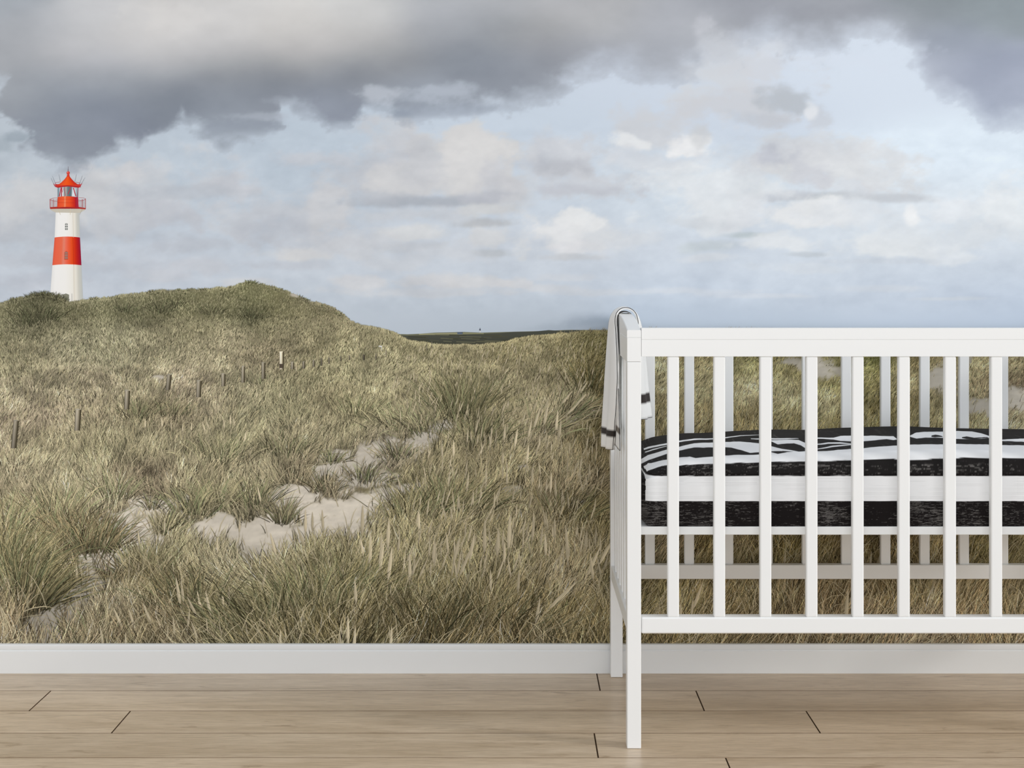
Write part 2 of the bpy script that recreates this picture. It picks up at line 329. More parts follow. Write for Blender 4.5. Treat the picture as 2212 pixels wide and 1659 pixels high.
up = sstep(-20, -320, vv+wy*60)[..., None]*.85
dcol = dcol*(1-up)+np.array([176, 180, 187.])*up
edge_rgb = sky*.35+np.array([186, 194, 206])*.65
softw = np.interp(uu, [0, 900, 1150, 1500, 2500], [34, 42, 60, 80, 74])+10*fine
a = (sstep(-14, 1, dist+4)*.25+sstep(-10, 1, dist-softw*.55+0*dist)*0+.75*sstep(0, 1, (dist+10)/softw))[..., None]
a = np.where((dist < -14)[..., None], 0, a)
hz = sstep(-36, 20, dist)[..., None]*.5
sky = sky*(1-hz)+edge_rgb*hz
sky = sky*(1-a)+dcol*.965*a
sky_all = sky.copy()
def late(cx, cy, rx, ry, c, op, soft=.6, rag=.7): blob(cx, cy, rx, ry, c, op, soft, rag, 0)
late(800,205,55,18,(188,195,205),.75); late(950,200,90,18,(187,196,208),.6); late(560,245,60,10,(176,184,196),.55); late(600,215,40,8,(170,178,190),.4)
late(520,268,70,16,(146,155,168),.6); late(880,245,40,10,(140,150,165),.6); late(990,238,70,12,(150,159,173),.5); late(470,285,40,14,(155,164,177),.4)
late(1530,60,30,20,(196,199,206),.6); late(1680,95,60,22,(190,196,206),.5); late(1560,120,60,40,(205,209,215),.55); late(1670,110,30,26,(214,219,226),.6); late(1820,130,110,26,(213,222,234),.6); late(10,300,60,18,(150,162,172),.45); late(40,290,20,9,(140,152,164),.5)
late(330,40,80,24,(214,213,212),.4); late(300,70,26,40,(196,197,199),.35)
me = np_mesh('printed_sky', wallpt(uu.ravel(), vv.ravel(), .0008), [grid_faces(len(us), len(vs))[:, ::-1]], albedo(sky.reshape(-1, 3)))
tag(link('printed_sky', me, M_ink, mural), 'printed cloudy grey blue sky')

# ---- dune ground under the grass
R = np.array([(-260,660),(-60,652),(0,656),(40,646),(90,636),(120,640),(150,656),(180,650),(250,641),(320,630),(400,626),(480,622),(520,614),(543,609),(580,616),(600,623),(640,634),(660,646),(700,661),(730,674),(750,691),(770,704),(810,710),(850,722),(880,741),(950,750),(1040,750),(1090,745),(1110,736),(1150,730),(1200,726),(1260,720),(1310,717),(1400,714),(1600,715),(2500,716)], float)
def ridge(u):
    u = np.asarray(u, float); k = sstep(900, 780, u)
    return np.interp(u, R[:, 0], R[:, 1])+k*(1.6*vnoise(u/9, u*0+3.3, 61)+2.2*vnoise(u/31, u*0+7.7, 62))+(1-k)*1.5*vnoise(u/17, u*0+1.7, 63)
TONE = [
 (-150,700,138,135,103),(10,680,140,137,105),(85,668,104,104,78),(60,690,100,98,76),(110,680,106,104,78),(150,690,128,125,95),(250,660,143,141,108),(320,650,140,138,106),(400,645,135,133,100),(470,650,146,143,108),(545,625,132,131,96),(600,655,136,133,98),(660,665,142,136,105),(640,690,132,128,96),(700,700,152,145,112),(760,735,150,144,110),
 (270,665,108,106,80),(345,665,106,104,78),(380,650,122,120,90),(455,668,112,110,82),(540,680,100,100,74),(580,700,116,113,84),(500,740,170,162,130),(440,700,148,143,110),(400,720,142,137,106),
 (50,770,146,141,111),(150,740,152,148,119),(250,740,150,146,117),(350,750,146,141,112),(420,760,158,151,121),(560,760,150,141,112),(620,760,130,123,96),(680,770,142,136,104),(600,720,150,143,112),
 (40,860,158,149,122),(120,830,146,139,112),(200,850,158,149,121),(300,840,152,145,116),(310,880,134,126,98),(220,900,146,137,109),(100,900,152,141,116),(30,920,160,147,122),(450,860,158,149,120),(400,830,166,155,128),(370,890,130,121,96),
 (520,830,150,144,114),(550,880,138,134,104),(620,860,148,144,110),(700,810,144,140,106),(780,800,154,149,114),(850,790,158,152,117),(720,850,128,121,92),(900,760,150,144,108),(1000,760,156,148,112),(1100,755,148,140,102),(1150,770,156,147,110),(1220,740,150,141,103),(1280,735,128,121,80),
 (100,960,150,143,112),(200,960,154,147,114),(300,970,140,134,104),(420,960,138,132,103),(520,940,142,138,106),(600,960,130,124,97),(660,1010,134,124,98),(560,1010,148,140,110),(450,1040,150,142,110),(300,1030,128,117,94),(150,1040,166,157,124),(50,1040,168,157,126),(250,1080,160,150,120),
 (800,870,150,144,110),(900,850,154,147,112),(880,900,160,152,120),(760,920,144,138,106),(820,960,150,140,116),(700,960,150,142,112),(1000,810,148,142,106),(1010,860,128,122,90),(1060,880,134,127,95),(1100,830,158,150,115),(1180,830,152,143,108),(1220,870,160,149,118),(1150,920,160,149,118),(1280,800,122,112,74),(1300,900,104,95,60),(1290,980,112,101,70),
 (950,950,134,127,95),(1000,1010,132,124,92),(920,1050,140,132,98),(1100,1000,146,137,102),(1200,1000,140,129,97),(1180,1060,132,120,90),(1240,1040,134,122,94),(1080,1080,142,132,98),(1300,1100,120,110,74),
 (50,1110,158,146,112),(30,1180,142,133,98),(60,1230,128,122,86),(30,1300,134,122,90),(100,1280,118,104,80),(50,1370,134,120,92),(170,1180,142,128,96),(210,1190,120,106,78),(300,1180,158,150,116),(380,1200,150,142,108),(330,1260,124,114,82),(420,1270,122,113,82),(400,1350,116,105,78),(250,1330,146,135,106),(300,1380,110,98,72),
 (500,1220,156,148,116),(560,1280,138,131,98),(620,1240,142,134,100),(520,1350,118,112,80),(600,1370,112,103,72),(700,1230,132,126,90),(760,1190,142,134,98),(700,1310,108,103,70),(800,1260,124,117,82),(800,1350,94,86,56),(720,1380,92,84,54),(900,1200,138,130,94),(900,1300,112,104,70),(900,1380,90,80,52),
 (1000,1180,138,129,93),(1000,1280,124,116,80),(1020,1370,94,84,56),(1100,1200,136,127,92),(1100,1300,120,110,76),(1150,1370,108,96,66),(1200,1200,134,122,90),(1230,1250,140,128,96),(1250,1350,118,106,70),(1310,1250,108,98,66),
 (1420,800,158,149,112),(1420,900,118,108,76),(1500,780,150,138,100),(1520,830,160,150,112),(1540,900,124,112,78),(1600,780,136,130,88),(1620,850,162,151,114),(1620,910,128,115,78),(1700,790,132,124,84),(1710,850,156,147,110),(1690,920,138,127,86),(1790,820,140,132,88),(1780,880,154,145,108),(1800,930,136,126,80),
 (1880,775,112,112,66),(1900,830,118,112,68),(1890,900,116,106,66),(1880,930,140,130,88),(1930,830,166,155,118),(1990,780,130,118,80),(1980,860,122,110,74),(2010,900,140,130,92),(2030,820,174,162,132),(2080,870,160,148,112),(2110,780,158,146,108),(2140,830,140,126,94),(2110,920,156,146,106),(2190,800,150,138,104),(2190,840,120,104,84),(2190,920,160,148,114),
 (1420,1180,132,120,92),(1460,1190,104,90,66),(1520,1190,116,102,62),(1600,1180,112,99,70),(1680,1190,104,92,56),(1760,1190,104,94,60),(1800,1190,96,84,54),(1880,1190,90,78,48),(1960,1190,112,95,62),(2040,1190,122,106,68),(2120,1190,122,112,72),(2190,1190,124,112,74),
 (1420,1280,122,112,76),(1480,1290,130,118,78),(1550,1290,112,98,64),(1620,1290,118,108,76),(1700,1290,106,94,64),(1760,1290,98,84,58),(1830,1290,112,98,70),(1900,1290,122,106,72),(1990,1290,116,104,72),(2080,1290,132,116,82),(2180,1290,126,114,82),
 (1500,1385,116,102,66),(1600,1385,104,90,60),(1700,1385,98,84,58),(1850,1385,118,102,74),(2000,1385,118,104,80),(2150,1385,112,96,68),(2400,900,150,140,106),(2400,1250,122,110,76),(-200,850,150,142,112),(-200,1050,158,148,116),(-200,1300,132,120,90)]
SAND = [  # u, v, ru, rv, shade, slope
 (335,1095,96,28.3,1,-.1),(275,1140,64,33.0,1,0),(300,1165,64,21.2,.95,0),(225,1212,84,26.0,.95,-.1),(180,1232,41,16.5,.9,0),(120,1330,68,37.8,.76,-.5),(90,1372,50,28.3,.80,0),(150,1290,75,21.2,.78,-.3),(225,1262,50,16.5,.84,0),
 (470,1140,91,33.0,.97,-.1),(545,1150,91,35.4,.97,-.1),(560,1190,80,23.6,.93,0),(640,1075,73,30.7,1,0),(680,1105,119,37.8,1,-.25),(750,1110,96,37.8,1,-.3),(700,1145,125,33.0,.97,-.2),(810,1080,91,23.6,.97,-.35),(860,1060,46,14.2,.92,-.3),
 (725,985,38,15.0,.95,-.4),(745,1012,68,18.9,.93,-.2),(820,975,56,24.0,.92,-.4),(870,975,50,24.0,.95,-.3),(955,920,34,14.0,.88,-.5),(915,945,48,16.0,.88,-.5),(780,1035,84,18.9,.88,0),
 (340,815,16,5.0,.86,0),(1262,890,36,15.0,.92,-.2),(1222,915,36,12.0,.84,0),
 (640,638,14,3.5,.84,.3),(670,650,10,3.5,.82,.4),
 (1762,790,58,24.0,1,.3),(1712,780,28,14.0,.93,0),(1810,800,24,11.0,.95,.4),(2030,815,24,28.0,.95,-.3),(2090,780,12,16.0,.9,0),(2120,880,42,24.0,.9,0),(2075,850,20,12.0,.85,0),(2195,860,54,28.0,1,0),(2230,850,60,24.0,.98,0),
 (1100,1060,26,10.0,.8,0),(1130,1010,20,8.0,.8,0),(1240,1090,50,12.0,.72,0)]
def sandmask(u, v):
    m = np.zeros(u.shape); s = np.zeros(u.shape)
    n = fbm(u, v*1.8, 34, 5, 201, .65)*.95
    for (cu, cv, ru, rv, sh, an) in SAND:
        if ru == 0: continue
        dv = (v-cv)-(u-cu)*an*.6
        d = ((u-cu)/ru)**2+(dv/rv)**2
        w = sstep(1.5, .55, np.sqrt(d)+n)
        s = np.where(w > m, sh, s); m = np.maximum(m, w)
    return m, s
FIELD = {}
def tone_grid():
    gu = np.arange(U0-20, U1+40, 10.0); gv = np.arange(590, 1420, 10.0)
    a_, b_ = np.meshgrid(gu, gv)
    G_ = rbf(a_, b_, TONE, 42, 30)*(1+.16*sstep(1330, 1400, a_)*sstep(1150, 1000, b_)+.08*sstep(1330, 1400, a_))[..., None]  # print colours brightened behind the cot to offset the shade it casts
    FIELD['g'] = (gu, gv, G_)
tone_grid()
def tone(u, v):
    gu, gv, G = FIELD['g']
    x = np.clip((u-gu[0])/10, 0, len(gu)-1.001); y = np.clip((v-gv[0])/10, 0, len(gv)-1.001)
    xi = x.astype(int); yi = y.astype(int); fx = (x-xi)[..., None]; fy = (y-yi)[..., None]
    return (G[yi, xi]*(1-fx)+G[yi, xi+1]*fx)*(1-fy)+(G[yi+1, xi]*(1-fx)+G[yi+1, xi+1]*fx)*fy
ug = np.arange(U0, U1+1, 3.0); tg = np.linspace(0, 1, 262)
UU = np.broadcast_to(ug, (len(tg), len(ug))).copy(); rr = ridge(ug)
VV = rr[None, :]+(V1-rr)[None, :]*tg[:, None]**1.12
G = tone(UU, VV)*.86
G *= (1+.16*fbm(UU, VV*1.6, 22, 4, 301, .7)+.10*fbm(UU, VV, 7, 2, 331, .7))[..., None]
sm, sh = sandmask(UU, VV)
rip = fbm(UU+VV*.4, VV*2.6, 34, 5, 401, .62)
sandc = np.array([222, 214, 201.])*sh[..., None]*(1+.10*rip)[..., None]+np.array([0, 0, -2.])
G = G*(1-sm[..., None])+sandc*sm[..., None]
me = np_mesh('printed_dunes', wallpt(UU.ravel(), VV.ravel(), .0014), [grid_faces(len(ug), len(tg))[:, ::-1]], albedo(G.reshape(-1, 3)))
tag(link('printed_dunes', me, M_ink, mural), 'printed sandy dunes')

def poly_mesh(name, polys, off, parent, label=None):
    """flat printed shapes: list of (points, colour or list of colours)"""
    V_ = []; T = {}; C_ = []
    for k, (pts, c) in enumerate(polys):
        i = len(V_); V_ += [(*p, k) for p in pts]
        c = np.array(c, float); C_ += list(c if c.ndim == 2 else np.repeat(c[None], len(pts), 0))
        T.setdefault(len(pts), []).append(list(range(i, i+len(pts))))
    A = np.array(V_, float)
    P = wallpt(A[:, 0], A[:, 1], off+A[:, 2]*1.2e-6)
    me = np_mesh(name, P, [np.array(f) for f in T.values()], albedo(np.array(C_)))
    o = link(name, me, M_ink, parent)
    if label: o['label'] = label
    return o
def line(p, q, w, w2=None):
    w2 = w if w2 is None else w2
    dx, dy = q[0]-p[0], q[1]-p[1]; l = math.hypot(dx, dy) or 1; nx, ny = -dy/l/2, dx/l/2
    return [(p[0]-nx*w, p[1]-ny*w), (p[0]+nx*w, p[1]+ny*w), (q[0]+nx*w2, q[1]+ny*w2), (q[0]-nx*w2, q[1]-ny*w2)]
def ell(cx, cy, rx, ry, n=20, a0=0, a1=2*math.pi): return [(cx+rx*math.cos(a0+(a1-a0)*i/n), cy+ry*math.sin(a0+(a1-a0)*i/n)) for i in range(n+(0 if a1-a0 >= 6.28 else 1))]

# ---- distant heath, far dunes, far light
far = []
top = [(843,721),(880,722),(905,721),(940,718.5),(965,718),(1000,717),(1040,718.5),(1110,716.5),(1170,715),(1230,712.5),(1290,713),(1330,713)]
for (p, q) in zip(top[:-1], top[1:]):
    far.append(([p, q, (q[0], 752), (p[0], 752)], (112, 113, 92)))
dk = [(845,724),(880,725),(920,724),(960,724.5),(1000,723),(1045,721),(1080,719.5),(1110,717),(1150,716.5),(1185,713),(1210,714.5),(1240,713),(1262,714),(1290,713.5),(1330,714)]
for (p, q) in zip(dk[:-1], dk[1:]):
    far.append(([p, q, (q[0], 754), (p[0], 754)], [(78,80,72), (78,80,72), (66,66,56), (66,66,56)]))
for i in range(60):
    r_ = np.random.RandomState(i); u = 860+r_.rand()*440; v = 723+r_.rand()*16; far.append((line((u, v), (u+10+r_.rand()*40, v+1.2), 1.6), tuple(np.array([86, 86, 70])*(.75+.5*r_.rand()))))
far.append((line((905, 722), (990, 720), 2.2), (160, 158, 126))); far.append((line((1000, 719.5), (1045, 720.5), 1.8), (150, 150, 118)))
far.append(([(988,718),(999,718),(999,722),(988,722)], (96, 108, 122))); far.append((line((987, 718), (1000, 718), 1.4), (74, 82, 92)))
poly_mesh('printed_heath', far, .0010, mural, 'dark heath strip on the far horizon')
poly_mesh('printed_far_lighthouse', [(line((1037,718.5),(1037,711),3.0,2.2),(206,208,210)), (line((1037,714),(1037,710.5),2.8,2.4),(62,68,84)), (line((1037,711),(1037,708),1.2,.6),(70,76,90))], .00135, mural, 'tiny distant lighthouse on the horizon')

# ---- the lighthouse
lh = empty('printed_lighthouse', (0, 0, 0)); lh.parent = mural; lh['_w'] = (0, WALL, EYE)
lh['label'] = 'printed red and white banded lighthouse'
WH = [(0,226,226,224),(.12,236,236,234),(.45,237,236,233),(.70,232,230,222),(.74,224,219,207),(.80,229,226,216),(.88,200,199,190),(1,186,190,188)]
RD = [(0,214,92,70),(.08,228,100,72),(.3,227,108,80),(.37,222,132,112),(.45,230,112,90),(.55,230,92,62),(.68,224,78,34),(.78,205,52,28),(.9,176,30,34),(1,142,30,62)]
def cyl(edges, ramp, curve=2.0, n=24):
    """vertical printed cylinder: edges = [(v, left, right)...]; bands curve upward in the middle"""
    rp = np.array(ramp, float); out = []
    for (v0, l0, r0), (v1, l1, r1) in zip(edges[:-1], edges[1:]):
        for i in range(n):
            a_, b_ = i/n, (i+1)/n
            sag = lambda t: -curve*(1-(2*t-1)**2)
            ca = [np.interp(a_, rp[:, 0], rp[:, k]) for k in (1, 2, 3)]; cb = [np.interp(b_, rp[:, 0], rp[:, k]) for k in (1, 2, 3)]
            out.append(([(l0+(r0-l0)*a_, v0+sag(a_)), (l0+(r0-l0)*b_, v0+sag(b_)), (l1+(r1-l1)*b_, v1+sag(b_)), (l1+(r1-l1)*a_, v1+sag(a_))], [ca, cb, cb, ca]))
    return out
tw = cyl([(450,120,172),(458,120.5,171.5),(513,118.2,173)], WH)+cyl([(513,118.2,173),(573,113.3,176.2)], RD)+cyl([(573,113.3,176.2),(620,110,178.4),(662,107.2,180.5)], WH)
for (cx, cy, w, h, f) in ((143.6, 490, 6.2, 16, (118,122,118)), (143.2, 552, 6.6, 16.5, (150,128,120))):
    if f[0] > 140: tw.append(([(cx-4, cy-7), (cx, cy-10), (cx+4, cy-7), (cx+4, cy+9), (cx-4, cy+9)], (188, 82, 60)))
    for j in range(3):
        for i in (-1, 1):
            x0 = cx+i*.4 if i > 0 else cx-w/2+.2; x1 = cx+w/2-.2 if i > 0 else cx-.4
            y0 = cy-h/2+j*h/3; tw.append(([(x0, y0+(1.6 if j == 0 and i < 0 else 0)), (x1, y0+(1.6 if j == 0 and i > 0 else 0)), (x1, y0+h/3-1.2), (x0, y0+h/3-1.2)], f))
tw += [([(135.5,636.5),(142.5,633.8),(149.5,636.5),(149.5,656),(135.5,656)], (132,132,118)), (line((159.3,573),(160.5,655),.5), (196,186,168)), (line((157.6,458),(158.6,513),.5),(206,200,186)), (line((157.8,513),(159.2,573),.5),(176,48,26)),
       ([(154,634),(157,634),(157.5,650),(154,650)], (208,206,200)), (line((127,454),(131,464),1.4,.6),(200,186,160)), (line((152,450),(152,464),1.4,.6),(206,194,170)), (line((178,452),(172,464),1.4,.6),(176,170,156))]
poly_mesh('tower', tw, .0009, lh)
ga = []
ga += [([(108.5,449),(124,448),(170,448.5),(185,450.5),(184,453.5),(172,460),(120,459),(110,453.5)], (196,190,176)), ([(108.3,447.5),(123,446.5),(172,447),(185.5,449.5),(185,452.3),(170,451),(124,451),(109,451.5)], (168,52,46))]
for i in range(7):
    t = i/6; ga.append((line((109+t*15, 429.6+2.2*math.sin(t*3.1)-t*1.0), (109+t*15, 448.5), .55), (170, 96, 96)))
    ga.append((line((169.5+t*15.3, 429.6+2.0*math.sin(t*3.1)), (169.5+t*15.3, 449.5), .55), (150, 98, 106)))
for p, q, w in (((108.4,430),(108.6,450.5),1.1),((185,429),(185,451.5),1.2),((108.4,430.5),(116,427.8),.7),((116,427.8),(124,427),.6),((108.4,431.5),(116,434.5),.7),((116,434.5),(124,435),.6),((170,427),(179,427),.6),((179,427),(185,429.5),.6),((170,434),(179,433),.6),((179,433),(185,430.5),.7),((116,430),(116,449.5),.8),((178,430),(178,450),.9)):
    ga.append((line(p, q, w), (168, 58, 58)))
poly_mesh('gallery', ga, .00105, lh, 'red gallery railing')
lr = []
lr.append(([(125,404),(169.5,404),(168.5,427),(125,427)], (176,187,196)))
lr += cyl([(402,138,156),(425,138,155)], [(0,130,140,140),(.3,172,168,164),(.45,112,124,128),(.8,92,108,114),(1,120,132,138)], 0, 10)
lr += [([(133,409),(137,406),(137.5,425),(133.5,425)], (222,224,224)), ([(157,410),(162,406),(164,424),(156,424)], (214,222,226))]
for p, q, w in (((125.4,405),(125.4,427),1.2),((127.2,405),(127.2,425),1.4),((168.9,405),(168.4,427),1.4),((166.8,406),(166,427),1.2)): lr.append((line(p, q, w), (104,128,138)))
for p, q, w in (((132.5,405),(128.5,424),2.0),((133.5,405),(133.5,425),2.2),((153,405),(147,419.5),1.5),((159,406),(164,424),2.2),((139,405),(142,423),1.0),((169,405),(167,427),1.0),((137,407),(133.2,420),.9)): lr.append((line(p, q, w), (176,62,76)))
lr += cyl([(425.5,125,163),(437,124.4,163.6),(448.5,123.6,164)], [(0,206,74,52),(.15,226,86,50),(.36,230,96,56),(.42,236,150,110),(.47,228,92,50),(.7,226,78,40),(.9,200,50,36),(1,186,36,40)], 1.6)
lr += cyl([(425.5,162,169),(437,162.5,169.6),(448.5,163,170.5)], [(0,190,36,44),(.4,170,40,58),(.6,158,44,66),(1,176,46,60)], 0, 6)
lr += [(line((125,430),(163,430.5),.5),(196,58,34)), (line((124.5,437.5),(163.5,438.8),.5),(170,48,36)), (line((163.2,427),(164,448),.7),(140,30,48)), (line((124,449),(170,449.8),2.4),(160,44,46))]
poly_mesh('lantern_room', lr, .00120, lh, 'red lantern room with glass panes')
rf = []
rf += [([(119.5,401),(147,398.5),(174,401),(175,404),(169,405.6),(147,402.8),(125,405.6),(120,403.5)], (172,40,46)), ([(118.5,398.5),(147,396),(175.5,398.5),(172,403),(147,400.2),(123,403.5)], (206,60,48))]
dome = [(147.6,378.5),(144.8,379),(144.3,381.5),(140,387),(134,393),(129.5,396.5),(126,399.5)]
for p, q in zip(dome[:-1], dome[1:]):
    for i in range(6):
        a_, b_ = i/6, (i+1)/6; w = lambda pt, t: (pt[0]+(2*147.6-2*pt[0])*t, pt[1]+.9*(1-(2*t-1)**2))
        c = [(216,70,40),(226,84,42),(234,90,36),(232,84,30),(222,72,30),(204,56,34),(190,46,38)]
        rf.append(([w(p, a_), w(p, b_), w(q, b_), w(q, a_)], [c[i], c[i+1], c[i+1], c[i]]))
rf += [([(145.8,375),(149.6,375),(150.4,379.5),(150.8,381.5),(144.4,381.5),(145.2,379.5)], (206,62,48)), (ell(147.6,373.5,3.5,3.6), (206,66,58)), (ell(146.6,372.4,1.2,1.3,10), (230,132,118)), (line((147.6,370),(147.6,359.5),.8,.4),(112,92,104)), (ell(147.6,367.4,.9,.9,8),(112,84,96))]
for p, q in (((116.5,397),(110.5,384.5)),((119.8,396),(113.6,380.5)),((130.8,392),(127.4,376.5)),((162.2,392),(165.6,376.5)),((172.6,396),(178.4,379.5)),((176.4,397),(184,383.5))): rf.append((line(p, q, .6, .4), (120,126,138)))
for p, q, w in (((116.3,397),(120,403.5),1.5),((120,396),(122,402),1.3),((177,396.5),(173,403),1.5),((172,396),(171,402),1.2),((120,394.5),(130,393.2),.6),((121,398),(127,398.5),.6),((164,393.5),(173,395),.6),((168,398.5),(174,398),.6)): rf.append((line(p, q, w), (178,64,78)))
poly_mesh('lantern_roof', rf, .00130, lh, 'red conical roof with ball and aerials')

# ---- grass: tens of thousands of printed blades
rg = np.random.RandomState(42)
def lay(v): return .0016+(v-600)/800*.0011            # nearer grass is printed over farther grass
def size(v): return np.interp(v, [600,650,700,750,800,850,900,1000,1100,1200,1300,1400], [4,5,6,8,10,13,18,28,38,52,68,84])
BV = []; BC = []; BQ = []; BT = []; cnt = 0
def blades(u, v, ang, ln, wd, bend, c0, c1, off):
    """u,v roots; ang from vertical (right positive); two-segment tapered strips"""
    global cnt
    n = len(u); m = ang+bend*.5; t = ang+bend*1.25
    dx0, dy0 = np.sin(ang), -np.cos(ang)
    mx, my = u+np.sin(ang)*ln*.3, v-np.cos(ang)*ln*.3
    nx, ny = mx+np.sin(m)*ln*.35, my-np.cos(m)*ln*.35
    tx, ty = nx+np.sin(t)*ln*.35, ny-np.cos(t)*ln*.35
    px, py = np.cos(ang)*wd*.5, np.sin(ang)*wd*.5
    qx, qy = np.cos(m)*wd*.5, np.sin(m)*wd*.5
    pu = np.stack([u-px, u+px, mx-px, mx+px, nx-qx*.8, nx+qx*.8, tx], 1)
    pv = np.stack([v-py, v+py, my-py, my+py, ny-qy*.8, ny+qy*.8, ty], 1)
    cm = c0*.45+c1*.55; ch = c0*.15+c1*.85
    cc = np.stack([c0, c0, cm, cm, ch, ch, c1*1.03], 1)
    pv = np.minimum(pv, V1); pu = np.clip(pu, U0, U1)
    BV.append(wallpt(pu.ravel(), pv.ravel(), np.repeat(off, 7))); BC.append(cc.reshape(-1, 3))
    b0 = cnt+np.arange(n)*7
    BQ.append(np.concatenate([np.stack([b0, b0+1, b0+3, b0+2], 1), np.stack([b0+2, b0+3, b0+5, b0+4], 1)])); BT.append(np.stack([b0+4, b0+5, b0+6], 1)); cnt += n*7
STRAW = np.array([208, 196, 162.]); OLIVE = np.array([118, 122, 84.]); GREEN = np.array([128, 133, 98.]); DARK = np.array([70, 62, 40.])
def field(n, vmin, vmax, dens=1.0):
    n = int(n*1.38)
    u = rg.uniform(U0-30, U1+30, n); v = rg.uniform(vmin, vmax, n)
    v = np.maximum(v, ridge(u)+rg.uniform(0, 6, n)); k = v < V1+60
    u, v = u[k], v[k]
    sm_, sh_ = sandmask(u, v); sm2, _ = sandmask(u, v-size(v)*.55); k = rg.rand(len(u)) > np.maximum(sm_*1.12, sm2*.9)-.02
    u, v, sm_ = u[k], v[k], sm_[k]
    S = size(v); n = len(u)
    # clumps: blades fan out of tussocks
    cs = S*1.3
    ku = vnoise(u/cs, v/cs*1.7, 501); 
    lean = .16*fbm(u, v, 260, 2, 511)+np.interp(u, [0, 300, 700, 1000, 1400, 2200], [.10, .12, .10, .24, .36, .42])*np.interp(v, [600, 700, 1100, 1390], [.5, 1, .8, .75])
    low = sstep(1180, 1320, v)*sstep(300, 420, u)*sstep(760, 560, u)      # windswept tuft bottom left leans left
    lean = lean-low*.75
    fan = .5*fbm(u, v*.6, 60, 2, 521)*np.interp(v, [700, 1000], [.6, 1.2])
    ang = lean+fan+rg.normal(0, .24, n)
    bend = np.sign(ang+.02)*np.abs(rg.normal(.08, .20, n))
    ln = S*rg.uniform(.55, 1.25, n)*(1-.45*np.clip(sm_, 0, 1))
    far_ = np.interp(v, [600, 1000, 1390], [0, .5, 1])
    wd = np.interp(v, [600, 750, 900, 1100, 1390], [.8, .9, 1.0, 1.15, 1.45])*rg.uniform(.6, 1.25, n)
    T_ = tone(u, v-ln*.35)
    br = 1.0+(fbm(u, v*1.5, 44, 3, 541, .6)*.30+fbm(u, v*1.2, 13, 2, 547)*.14)*np.interp(v, [650, 850], [.6, 1])
    lum = rg.normal(1.05, .08+.21*far_, n)*br
    hue = rg.rand(n); g = (np.clip(fbm(u, v, 120, 3, 551)+.15, 0, 1)*1.1)
    c1 = T_*1.10
    mixs = (np.clip(rg.normal(.20, .22, n), 0, .75)*(.5+.7*far_))[:, None]
    c1 = c1*(1-mixs)+STRAW*mixs
    gm = (np.where(hue < .30+.3*g, rg.uniform(.15, .5, n), 0))[:, None]
    lumT = T_.mean(1, keepdims=True)/118.0
    c1 = c1*(1-gm)+GREEN*lumT*gm
    c1 = c1*lum[:, None]*np.array([1.06, 1.05, 1.085])
    dk_ = rg.rand(n) < (.10+.20*far_)
    c1 = np.where(dk_[:, None], T_*rg.uniform(.42, .72, n)[:, None], c1)
    c0 = c1*(np.interp(v, [650, 900, 1390], [.84, .74, .60])*rg.uniform(.85, 1.1, n))[:, None]
    o = np.argsort(v)
    f = lambda a_: a_[o]
    blades(f(u), f(v), f(ang), f(ln), f(wd), f(bend), f(c0), f(c1), lay(f(v))+rg.uniform(0, 6e-5, n))
    return
for (a_, b_, n) in ((600, 720, 60000), (690, 800, 84000), (790, 900, 84000), (890, 1010, 80000), (1000, 1130, 76000), (1120, 1260, 72000), (1250, 1450, 96000)): field(n, a_, b_)
# tussocks on and around the sand and along the crest: centre, spread, count, blade length, lean
TUSS = [(205,1190,60,420,95,.1),(150,1180,50,300,90,0),(420,1110,50,320,70,.05),(470,1095,40,220,70,.05),(610,1130,22,160,62,.0),(330,1100,18,60,46,.1),(355,1150,24,90,60,.2),(545,1095,45,260,72,0),(700,1060,26,90,60,-.1),
 (60,1310,70,560,150,.2),(30,1240,60,420,130,.3),(10,1150,50,300,100,.1),(250,1080,40,260,70,.1),(130,1130,60,360,90,.1),(860,990,36,260,44,0),(720,1000,22,80,36,.2),(790,1040,34,150,44,.1),(900,930,50,320,60,-.5),(850,925,46,280,56,-.3),
 (1000,900,70,700,90,.1),(1050,960,60,420,80,.3),(990,1110,80,700,90,.4),(900,1120,60,420,80,.3),(1240,1130,60,420,90,.5),(1180,940,60,420,76,.6),(1240,900,40,260,70,.55),(1290,850,50,420,90,.35),(780,900,44,280,50,.1),(560,830,34,120,20,0),
 (400,627,22,90,8,0),(330,632,14,60,7,0),(445,624,16,60,6,0),(600,626,20,80,7,.1),(655,646,20,80,7,.3),(700,664,18,70,7,.3),(735,680,14,60,6,.3),(200,650,14,60,8,0),(250,644,16,60,7,0),(30,650,22,110,9,0),
 (90,690,44,420,28,0),(60,700,34,260,28,0),(270,672,18,150,17,0),(345,672,26,180,18,0),(380,662,20,140,16,0),(455,676,24,160,17,0),(545,690,26,200,20,.2),(120,645,26,220,13,0),(90,640,30,240,13,0),(543,612,16,120,9,0),(300,905,40,300,44,.1),(370,900,34,240,40,.1),(620,985,50,320,56,.1),(480,1000,60,320,60,.1),
 (400,1330,90,420,110,-.2),(520,1380,110,620,130,-.6),(640,1330,80,500,120,-.3),(760,1300,80,420,110,.3),(1130,1400,120,420,140,.7),(950,1400,90,420,130,.2),(230,1400,70,200,90,.1),(330,1250,60,320,90,.1)]
